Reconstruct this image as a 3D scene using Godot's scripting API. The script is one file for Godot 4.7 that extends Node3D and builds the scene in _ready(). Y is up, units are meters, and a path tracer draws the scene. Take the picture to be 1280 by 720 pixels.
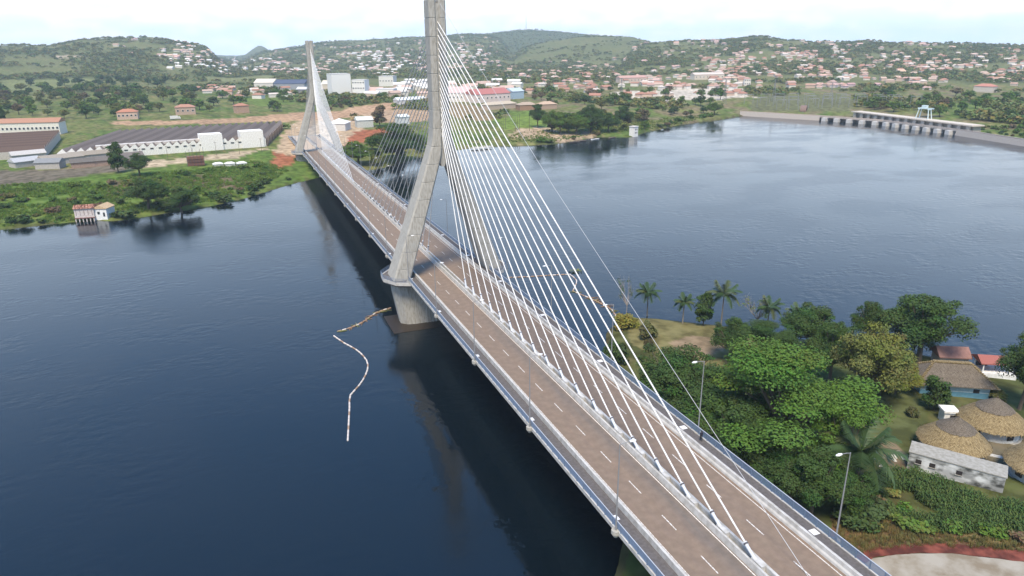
extends Node3D
# A cable stayed road bridge over a wide river, seen from the air. Water is y = 0, the bridge runs along z, near pylon at z = 0.

var far_shore := PackedVector2Array([Vector2(-210.9, -159), Vector2(-178, -163.8), Vector2(-146.2, -167), Vector2(-129.4, -170.4), Vector2(-113.8, -171.6), Vector2(-101, -164.4), Vector2(-85.7, -173), Vector2(-70.7, -177.3), Vector2(-51, -192.3), Vector2(-34.7, -212), Vector2(-22.8, -226.7), Vector2(-6.3, -241.2), Vector2(14.5, -256.1), Vector2(29.1, -255.9), Vector2(47.6, -271.3), Vector2(69.8, -295.4), Vector2(103, -319), Vector2(126, -322.5), Vector2(143.9, -319.1), Vector2(174.9, -314.5), Vector2(201.9, -328.1), Vector2(225.8, -339.6), Vector2(252.1, -327), Vector2(279, -351.2), Vector2(342.4, -392.3), Vector2(403.2, -412.7), Vector2(451, -435.9), Vector2(456.8, -443.1), Vector2(489.7, -397), Vector2(506.5, -361.2), Vector2(508.3, -310.9), Vector2(500, -232.6), Vector2(486.5, -168.4), Vector2(464.2, -85.2), Vector2(450, 60), Vector2(420, 260), Vector2(9000, 260), Vector2(14000, -15000), Vector2(-14000, -15000), Vector2(-14000, -150), Vector2(-300, -160)])
var near_shore := PackedVector2Array([Vector2(123.8, 111.7), Vector2(107.1, 88), Vector2(105.7, 81.7), Vector2(101.1, 73.2), Vector2(94.9, 65.2), Vector2(87.2, 57.8), Vector2(78.4, 50.9), Vector2(70.7, 41.9), Vector2(63.8, 34.2), Vector2(57.2, 29), Vector2(49.1, 21.8), Vector2(42.8, 21.7), Vector2(35.1, 27.8), Vector2(29.1, 39.1), Vector2(22, 58), Vector2(12, 80), Vector2(3, 95), Vector2(-6.5, 107.2), Vector2(-16, 117), Vector2(-30, 132), Vector2(-62, 190), Vector2(-80, 260), Vector2(-80, 600), Vector2(900, 600), Vector2(330, 260)])
var ridges := [
	[2700, 1300, PackedVector2Array([Vector2(-20.95, 87.3), Vector2(-13.38, 84.9), Vector2(-12.1, 86.7), Vector2(-10.58, 81.6), Vector2(-8.92, 100), Vector2(-6.54, 104.4), Vector2(-4.81, 106.5), Vector2(-3.58, 98.9), Vector2(-1.56, 83.2), Vector2(0.24, 59.3)])],
	[6000, 1500, PackedVector2Array([Vector2(0.86, 55.7), Vector2(1.77, 83.7), Vector2(2.5, 94.6), Vector2(3.32, 76.4), Vector2(4.08, 52.2)])],
	[3900, 1900, PackedVector2Array([Vector2(1.05, 45.9), Vector2(3.58, 63), Vector2(4.73, 73.7), Vector2(6.78, 95.6), Vector2(9.73, 105.8), Vector2(12.73, 116), Vector2(15.47, 122.5), Vector2(18.24, 132.9), Vector2(19.46, 124.3), Vector2(21.93, 79.2)])],
	[4600, 1500, PackedVector2Array([Vector2(15.42, 47.7), Vector2(17.3, 102.6), Vector2(18.85, 138.9), Vector2(21.32, 160.5), Vector2(22.55, 164.2), Vector2(25.01, 153.1), Vector2(27.46, 127.9), Vector2(29.9, 88.9), Vector2(32.04, 45.7)])],
	[3100, 1100, PackedVector2Array([Vector2(20.68, 46.4), Vector2(23.78, 83), Vector2(26.24, 103.8), Vector2(28.07, 109.1), Vector2(30.19, 101.7), Vector2(31.71, 85.3), Vector2(34.13, 46.9)])],
	[2500, 1100, PackedVector2Array([Vector2(29.33, 48.1), Vector2(31.41, 77.7), Vector2(34.08, 79.1), Vector2(35.83, 83.2), Vector2(38.11, 87.1), Vector2(40.34, 88.4), Vector2(41.73, 78.1), Vector2(43.62, 72.6), Vector2(45.19, 71.9), Vector2(46.72, 73.6), Vector2(48.22, 70.6), Vector2(49.69, 67.8), Vector2(52.5, 62.3), Vector2(56.01, 56.8), Vector2(64.25, 52.7)])],
]
var zones := [
	[Color(0.5, 0.37, 0.25), 3, PackedVector2Array([Vector2(-26.3, -326.5), Vector2(-11.5, -436.4), Vector2(7.8, -530.8), Vector2(31.2, -552.9), Vector2(61.2, -489.9), Vector2(49.2, -420.5), Vector2(27.9, -344.4), Vector2(13.4, -296.6), Vector2(-13.1, -301.2)])],  # tan earth
	[Color(0.6, 0.5, 0.4), 1.5, PackedVector2Array([Vector2(-6.5, -316.1), Vector2(3.1, -423.8), Vector2(27.4, -521.5), Vector2(32.5, -460.5), Vector2(22.8, -359.9), Vector2(10.6, -302.2)])],  # pale ramp
	[Color(0.36, 0.13, 0.07), 3, PackedVector2Array([Vector2(11.9, -297), Vector2(29, -358.6), Vector2(44.6, -416.5), Vector2(69.8, -429.7), Vector2(78.5, -406.7), Vector2(56.4, -370.1), Vector2(33.6, -350.7), Vector2(16.2, -291)])],  # red soil
	[Color(0.46, 0.3, 0.19), 3, PackedVector2Array([Vector2(-156.3, -591), Vector2(-78.9, -571.3), Vector2(-42.7, -579.2), Vector2(6.1, -601.2), Vector2(-0.5, -519), Vector2(-43.7, -531.6), Vector2(-77.9, -532.6), Vector2(-151.4, -551.8)])],  # ochre road
	[Color(0.48, 0.31, 0.2), 3, PackedVector2Array([Vector2(6.9, -610.4), Vector2(54.4, -607.4), Vector2(94.4, -665.1), Vector2(145.5, -703.5), Vector2(225.8, -767.4), Vector2(206.1, -700.3), Vector2(134.3, -633.3), Vector2(90.1, -570.2), Vector2(50.7, -526.7), Vector2(-0.5, -519)])],  # ochre road
	[Color(0.38, 0.15, 0.08), 2, PackedVector2Array([Vector2(-32.3, -278.4), Vector2(-25.2, -319.6), Vector2(-12.6, -306.3), Vector2(-17.3, -277.1), Vector2(-25.5, -268.7)])],  # red soil
	[Color(0.47, 0.33, 0.22), 4, PackedVector2Array([Vector2(77.1, -567), Vector2(123.2, -605), Vector2(150.2, -570.5), Vector2(127.8, -473.5), Vector2(92.3, -467.7), Vector2(61.2, -489.9)])],  # ochre yard
	[Color(0.5, 0.4, 0.28), 2, PackedVector2Array([Vector2(-117.8, -317.4), Vector2(-87.8, -307.2), Vector2(-47.6, -331.1), Vector2(-26.4, -343), Vector2(-48.1, -305.8), Vector2(-92.8, -282.5), Vector2(-113.4, -279.4)])],  # sand yard
	[Color(0.17, 0.145, 0.11), 2, PackedVector2Array([Vector2(-196, -288), Vector2(-177.2, -302.2), Vector2(-143.8, -293.2), Vector2(-114.2, -305.4), Vector2(-108.2, -277.1), Vector2(-137.4, -256.6), Vector2(-164.6, -249.1), Vector2(-182.4, -240.1)])],  # gravel
	[Color(0.16, 0.125, 0.075), 3, PackedVector2Array([Vector2(-160.9, -233.2), Vector2(-151.6, -237.2), Vector2(-149.2, -225.3), Vector2(-158.3, -221.8)])],  # bare bank
	[Color(0.15, 0.12, 0.07), 6, PackedVector2Array([Vector2(-113.5, -231.2), Vector2(-98.2, -247.6), Vector2(-66.4, -258), Vector2(-45.5, -244.1), Vector2(-54.3, -211.9), Vector2(-77.3, -218.6), Vector2(-105.6, -208.5)])],  # bare bank
	[Color(0.45, 0.34, 0.24), 3, PackedVector2Array([Vector2(155.4, -362.7), Vector2(181.7, -387.5), Vector2(205.4, -385.3), Vector2(204.1, -362.9), Vector2(234.6, -363.8), Vector2(226.5, -340.9), Vector2(184.7, -321.2), Vector2(177.5, -335.7), Vector2(153.3, -343.1)])],  # sandy shore
	[Color(0.17, 0.24, 0.05), 4, PackedVector2Array([Vector2(177.3, -449.5), Vector2(221.6, -495.8), Vector2(237.3, -452.3), Vector2(214.1, -384.2), Vector2(181.7, -387.5), Vector2(161.5, -382.4)])],  # bright meadow
	[Color(0.15, 0.21, 0.05), 5, PackedVector2Array([Vector2(-36.9, -869.8), Vector2(44.2, -934.3), Vector2(25.2, -724.1), Vector2(-22.6, -710.6)])],  # bright meadow
	[Color(0.15, 0.22, 0.05), 3, PackedVector2Array([Vector2(217.4, -507.3), Vector2(242.2, -524.3), Vector2(234.6, -489.2), Vector2(199.9, -462.5)])],  # bright meadow
	[Color(0.16, 0.22, 0.06), 6, PackedVector2Array([Vector2(689.1, -395.3), Vector2(712.8, -357.4), Vector2(623, -284.8), Vector2(590.1, -304)])],  # bright meadow
	[Color(0.27, 0.2, 0.11), 6, PackedVector2Array([Vector2(195.5, -664.4), Vector2(209, -584.1), Vector2(182, -447.2), Vector2(160.6, -442.2), Vector2(148.7, -504.9)])],  # brown field
	[Color(0.62, 0.55, 0.47), 10, PackedVector2Array([Vector2(443.9, -718.3), Vector2(547.5, -737.3), Vector2(668.2, -708.3), Vector2(552.5, -556.2), Vector2(460.1, -550.4), Vector2(393.7, -586.7)])],  # pale yard
	[Color(0.16, 0.165, 0.085), 5, PackedVector2Array([Vector2(490.7, -483.6), Vector2(582.6, -570.1), Vector2(695.3, -537.1), Vector2(580.9, -408.8), Vector2(543.1, -387.8), Vector2(472.7, -450.2)])],  # sub station
	[Color(0.185, 0.165, 0.075), 1.5, PackedVector2Array([Vector2(41.2, 22.4), Vector2(46.7, 21.4), Vector2(53.9, 30.1), Vector2(62.1, 36.5), Vector2(71.7, 46.7), Vector2(78, 53.9), Vector2(68, 64.4), Vector2(51.9, 64.5), Vector2(42.6, 59.8), Vector2(37.5, 46.3), Vector2(36.4, 38.9)])],  # lawn
	[Color(0.27, 0.2, 0.13), 2, PackedVector2Array([Vector2(44.5, 42.4), Vector2(52.8, 42.3), Vector2(58.1, 46.6), Vector2(53.8, 53.1), Vector2(46.6, 54.2), Vector2(43.5, 48.4)])],  # bare patch
	[Color(0.105, 0.12, 0.05), 1.5, PackedVector2Array([Vector2(61.4, 84.5), Vector2(69.3, 84.2), Vector2(73.8, 89), Vector2(69, 94.7), Vector2(60.5, 100), Vector2(54.2, 100.3), Vector2(54.8, 92.7)])],  # garden lawn
	[Color(0.2, 0.15, 0.1), 1, PackedVector2Array([Vector2(53.3, 96.8), Vector2(54.6, 100.8), Vector2(53.5, 104.2), Vector2(47.3, 109.2), Vector2(44.7, 108), Vector2(47.5, 102.7)])],  # bare yard
	[Color(0.17, 0.145, 0.1), 1.5, PackedVector2Array([Vector2(69, 98.1), Vector2(75.8, 98.7), Vector2(78.1, 107), Vector2(67.7, 115.2), Vector2(61.1, 112.3), Vector2(62.8, 105.3)])],  # compound
	[Color(0.17, 0.095, 0.06), 1, PackedVector2Array([Vector2(29.2, 110), Vector2(34.9, 113.8), Vector2(40, 118.5), Vector2(45.8, 122.9), Vector2(51.1, 126.1), Vector2(47.5, 128.6), Vector2(37.7, 122.9), Vector2(26.9, 119), Vector2(25.5, 114.5)])],  # bare slope
	[Color(0.25, 0.2, 0.1), 1, PackedVector2Array([Vector2(42.1, 120.7), Vector2(51.8, 125.7), Vector2(48.5, 127.9), Vector2(43.2, 124.8)])],  # dry grass
	[Color(0.3, 0.2, 0.1), 0.8, PackedVector2Array([Vector2(28.9, 96.4), Vector2(31.2, 97.8), Vector2(29.6, 103.7), Vector2(28, 103.6), Vector2(27.4, 99.6)])],  # bare ground
	[Color(0.45, 0.36, 0.28), 10, PackedVector2Array([Vector2(-445.9, -1972.8), Vector2(-384.8, -1902.2), Vector2(-371.2, -1830.1), Vector2(-427.7, -1884.6)])],  # far clearing
	[Color(0.2, 0.22, 0.09), 10, PackedVector2Array([Vector2(-446.9, -1442.7), Vector2(-316.3, -1446), Vector2(-212.7, -1243.9), Vector2(-251.2, -1168.6), Vector2(-399.1, -1235.2)])],  # far field
	[Color(0.22, 0.23, 0.1), 10, PackedVector2Array([Vector2(-101.7, -1447.5), Vector2(48.8, -1630.2), Vector2(42.7, -1390.3), Vector2(-85.3, -1348.7)])],  # far field
]
var verge_edges := [PackedVector2Array([Vector2(20.7, 120.8), Vector2(23.8, 119.4), Vector2(28.2, 118.9), Vector2(32, 119.9), Vector2(35.3, 121), Vector2(39.1, 123), Vector2(42.6, 125.2), Vector2(48.3, 129.2), Vector2(55.2, 135)]), PackedVector2Array([Vector2(21.3, 122.1), Vector2(23.4, 121.2), Vector2(27, 120.6), Vector2(30.3, 121.4), Vector2(33.6, 122.5), Vector2(37.3, 124.4), Vector2(40.6, 126.7), Vector2(46.1, 130.6), Vector2(52.6, 136.5)])]
var road_edges := [PackedVector2Array([Vector2(21.3, 122.1), Vector2(23.4, 121.2), Vector2(27, 120.6), Vector2(30.3, 121.4), Vector2(33.6, 122.5), Vector2(37.3, 124.4), Vector2(40.6, 126.7), Vector2(46.1, 130.6), Vector2(52.6, 136.5)]), PackedVector2Array([Vector2(16.2, 131.5), Vector2(18.1, 131), Vector2(20, 130.5), Vector2(22.8, 130.3), Vector2(26.1, 131.1), Vector2(29.6, 132.7), Vector2(33.4, 135.1), Vector2(38.1, 138.7), Vector2(43, 143.6)])]
var trees := [  # kind, x, z, height, width, label
	["bare", 46.8, 18.2, 12.7, 5.8, "leafless grey tree at the tip of the lawn by the water"],
	["bare", 73.5, 40.1, 11.2, 8.5, "thin half bare tree between the palms on the lawn shore"],
	["oval", 59.6, 35.9, 9.3, 5.1, "dark columnar tree standing between two palms on the lawn"],
	["broad", 50.5, 59.2, 10.8, 9.5, "dark round tree at the right end of the brown lawn"],
	["acacia", 58, 61.8, 9.7, 11.4, "bright green feathery tree beside the dark round tree on the lawn"],
	["broad", 27, 72.4, 14.2, 16.1, "broad dark green tree right beside the bridge walkway"],
	["acacia", 32.3, 96.1, 21.2, 26.5, "largest spreading bright green tree below the lawn"],
	["broad", 24.9, 91.7, 12.4, 16.9, "deep green tree filling the gap between bridge and largest tree"],
	["broad", 72.1, 60.6, 12.4, 12.6, "dark bushy tree on the shore behind the largest tree"],
	["broad", 60.6, 87.3, 17.7, 13.7, "olive green tall tree left of the garden lawn"],
	["broad", 91.5, 74, 15.9, 18.1, "large shoreline tree with visible trunks beside the thatched building"],
	["broad", 87.1, 63.6, 13.0, 7.8, "small round tree left behind the large shoreline tree"],
	["broad", 71.4, 85, 7.3, 8.6, "yellow green bushy tree beside the garden lawn"],
	["oval", 72.4, 93.1, 7.3, 5.1, "dark feathery young tree in front of the blue walled building"],
	["broad", 89.2, 98.7, 17.0, 10.5, "tall dark tree at the right edge above the huts"],
	["acacia", 35.8, 105.2, 15.5, 8.7, "light green slender tree right of the largest tree"],
	["broad", 25.3, 110.3, 12.3, 9.8, "dark tree close to the bridge railing by the street lamp"],
	["broad", 30.8, 110.7, 9.1, 8.7, "dark leafy tree behind the street lamp nearest the huts"],
	["broad", 26.5, 82.5, 13.3, 13.9, "dark tree filling the space behind the bridge railing"],
	["broad", 24.8, 97.3, 11.4, 11.6, "dark low branching tree between railing and largest tree"],
	["broad", 24.9, 106.6, 11.1, 10.8, "dark tree left of the street lamp against the railing"],
	["broad", 71.1, 82.4, 11.0, 10.1, "rounded tree between the olive tree and the shoreline tree"],
	["broad", 62.9, 75.9, 13.7, 10.6, "dark tree right behind the largest tree"],
	["broad", 97.7, 67.4, 10.6, 11.7, "leafy tree at the back of the shoreline grove"],
	["broad", -100.5, -252.5, 12.4, 14.0, "round dark tree on the left bank below the factory"],
	["oval", -112.8, -267.3, 16.9, 9.0, "tall thin tree on the left bank near the small sheds"],
	["broad", -90.7, -179.9, 14.8, 17.8, "dense dark tree overhanging the water right of the riverside house"],
	["broad", -76.3, -172.4, 13.2, 16.2, "dark tree leaning over the water on the left bank"],
	["broad", 46.3, -272.2, 25.0, 33.1, "big dark tree behind the stays on the right bank"],
	["oval", 69.1, -443.3, 18.3, 13.9, "brownish tree beside the earth road behind the bridge"],
	["broad", 20.3, -269.8, 13.8, 20.2, "green bushy tree right behind the bridge deck"],
	["broad", 193.8, -386.3, 20.2, 13.8, "dark tree on the edge of the bright meadow"],
	["broad", 197.1, -363.6, 19.6, 16.0, "grey green tree beside the sandy shore"],
	["broad", 230, -357.7, 22.7, 24.3, "tallest tree of the shore grove left of the white pump house"],
	["broad", 275.4, -382.1, 18.1, 15.8, "dark round tree just behind the white pump house"],
	["broad", 412, -434, 13.8, 16.4, "lone green tree near the near end of the dam"],
	["oval", -247.9, -609.6, 18.7, 6.7, "dark cypress like tree at the left edge behind the tan roofed hall"],
	["broad", 200.7, -355.5, 18.0, 17.2, "low tree on the sandy shore between grey green tree and grove"],
	["broad", 214.4, -353.4, 18.1, 19.9, "leafy tree over the sandy shore left of the grove"],
	["broad", 245.1, -354.7, 15.6, 17.6, "bushy tree at the waterside between grove and pump house"],
]
var palms := [
	[51.2, 22, 9.8, "royal palm at the tip of the lawn beside the leafless tree"],
	[55.7, 32.3, 7.8, "small palm alone on the lawn shore"],
	[64.2, 37.4, 12.0, "tallest palm on the lawn beside the columnar tree"],
	[73.4, 44.2, 9.6, "palm right of the half bare tree on the shore"],
	[73.6, 54.2, 9.6, "palm behind the dark bushy shoreline tree"],
	[35.6, 108.9, 11.2, "large drooping palm beside the street lamp below the largest tree"],
]
var bushes := [
	[39.9, 29.7, 4.8, 6.3, Color(0.17, 0.165, 0.04), "olive yellow bush at the tip of the lawn"],
	[40.9, 38.7, 5.5, 4.4, Color(0.1, 0.11, 0.045), "spiky fan leaved bush on the lawn beside the yellow bush"],
	[38, 44.4, 3.3, 2.7, Color(0.07, 0.07, 0.04), "small dark shrub on the lawn next to the bridge"],
	[81.5, 83.6, 4.7, 3.8, Color(0.32, 0.27, 0.03), "yellow bush at the corner of the blue walled thatched building"],
	[88.8, 94.1, 3.4, 3.6, Color(0.14, 0.15, 0.05), "pale green shrub at the right end of the blue walled building"],
	[74.5, 93.8, 2.3, 3.2, Color(0.07, 0.09, 0.04), "low hedge shrub in front of the blue walled building"],
	[66, 93.7, 2.6, 2.5, Color(0.1, 0.11, 0.05), "small shrub in the middle of the garden lawn"],
	[27.4, 46.9, 7.9, 5.6, Color(0.05, 0.085, 0.03), "bush pressed against the bridge railing at the waterline"],
	[20.1, 114, 4.9, 7.0, Color(0.05, 0.085, 0.03), "dense undergrowth bush against the bridge railing at bottom right"],
	[32, 113.5, 4.6, 7.3, Color(0.05, 0.08, 0.03), "dark bush at the foot of the drooping palm"],
	[20.7, 118, 3.5, 5.6, Color(0.05, 0.075, 0.03), "low bush beside the railing above the red verge"],
	[21.8, 94.3, 5.8, 6.9, Color(0.05, 0.085, 0.03), "bush in the shade between walkway and deep green tree"],
	[26.8, 99.3, 5.6, 6.2, Color(0.06, 0.09, 0.035), "bush below the largest tree beside the walkway"],
]
var groves := [  # what, how many, smallest, largest, group, label, area
	["tree", 150, 7, 14, "woodland", "tree in the broad wood behind the factory and tan roofed hall", PackedVector2Array([Vector2(-275.9, -661.1), Vector2(-413, -1202.7), Vector2(-251.2, -1168.6), Vector2(-90.6, -1003.3), Vector2(-81.9, -683.1), Vector2(-166.8, -619.9)])],
	["tree", 22, 7, 12, "roadside", "tree among the red roofed houses behind the factory", PackedVector2Array([Vector2(-87.7, -895), Vector2(41, -898.6), Vector2(10, -618.8), Vector2(-71.5, -638)])],
	["shrub", 70, 1.5, 4.2, "bank", "green shrub on the grassy left bank", PackedVector2Array([Vector2(-152.8, -171.4), Vector2(-169, -239.2), Vector2(-115.6, -233.6), Vector2(-34.5, -288), Vector2(-23.1, -263.9), Vector2(-50.7, -201.6), Vector2(-86.2, -181.6), Vector2(-108.7, -177.3)])],
	["shrub", 24, 2, 5, "waterside", "dark shrub along the left bank waterline", PackedVector2Array([Vector2(-151.9, -167.7), Vector2(-148.4, -177.3), Vector2(-121.2, -176.6), Vector2(-101.6, -171.4), Vector2(-72.8, -193.9), Vector2(-50.6, -207.2), Vector2(-20.7, -249.4), Vector2(-22.7, -227.8), Vector2(-51, -193.3), Vector2(-70.7, -178.1), Vector2(-85.7, -173.6), Vector2(-101.1, -165.1), Vector2(-129.5, -171)])],
	["tree", 18, 5, 10, "riverbank", "bushy tree on the bank behind the bridge stays", PackedVector2Array([Vector2(14.3, -279.4), Vector2(25.9, -325), Vector2(45, -337.2), Vector2(98, -390.1), Vector2(79.6, -314.8), Vector2(48.9, -276.6), Vector2(29.7, -258.6)])],
	["tree", 34, 6, 12, "shore", "leafy tree along the far lake shore", PackedVector2Array([Vector2(198.8, -367.2), Vector2(235.6, -421.7), Vector2(273.1, -438), Vector2(370.9, -449.3), Vector2(423.1, -455.9), Vector2(348.8, -402), Vector2(276.4, -354.9), Vector2(232.5, -352.4)])],
	["tree", 40, 7, 13, "town", "tree between the houses above the far lake shore", PackedVector2Array([Vector2(245.5, -543.5), Vector2(393.7, -826.2), Vector2(595.3, -668.8), Vector2(482.8, -476.3), Vector2(355.8, -486.9), Vector2(279.4, -485.5)])],
	["tree", 45, 6, 12, "dam", "tree behind the dam", PackedVector2Array([Vector2(556.4, -395.7), Vector2(674.6, -485.8), Vector2(879, -426), Vector2(531.7, -193.7), Vector2(555.6, -261.6)])],
	["shrub", 26, 2, 5, "dam", "shrub on the slope beyond the dam road", PackedVector2Array([Vector2(535.3, -260.8), Vector2(551.1, -206.9), Vector2(506.5, -176.5), Vector2(509.3, -209.4)])],
	["shrub", 14, 1.2, 2.6, "slope", "weedy shrub on the slope between maize and red verge", PackedVector2Array([Vector2(33.5, 112), Vector2(41.8, 106.6), Vector2(46, 106), Vector2(39.9, 115.1), Vector2(42.8, 121.4), Vector2(50.3, 126.1), Vector2(49, 127), Vector2(37.1, 119.5), Vector2(31.1, 115.1)])],
	["tree", 26, 9, 15, "row", "dark tree in the long row beyond the left wood", PackedVector2Array([Vector2(-379.2, -1300.1), Vector2(-364.5, -1415.4), Vector2(-243.4, -1410.8), Vector2(-149.3, -1360), Vector2(-158.6, -1193.3), Vector2(-288.3, -1187.2)])],
	["tree", 10, 6, 10, "mill", "tree on the green strip in front of the white mill", PackedVector2Array([Vector2(35.7, -626.7), Vector2(53, -736.6), Vector2(102.5, -739.3), Vector2(194.2, -818.7), Vector2(179.5, -759.4), Vector2(92.4, -654.2)])],
	["shrub", 16, 3, 6, "mill", "bush on the green strip below the white mill", PackedVector2Array([Vector2(33.5, -607.5), Vector2(50.1, -711.9), Vector2(100.3, -726.4), Vector2(90.6, -643.5), Vector2(62.2, -603.6)])],
	["shrub", 20, 2.5, 5, "shore", "low bush along the far lake shore", PackedVector2Array([Vector2(150.9, -336.9), Vector2(177.7, -320.7), Vector2(227.6, -350.2), Vector2(286.4, -371.5), Vector2(413.3, -439.8), Vector2(407.1, -418.2), Vector2(344.1, -395), Vector2(276.4, -354.9), Vector2(226.5, -340.9), Vector2(182.4, -316.1)])],
]
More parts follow.
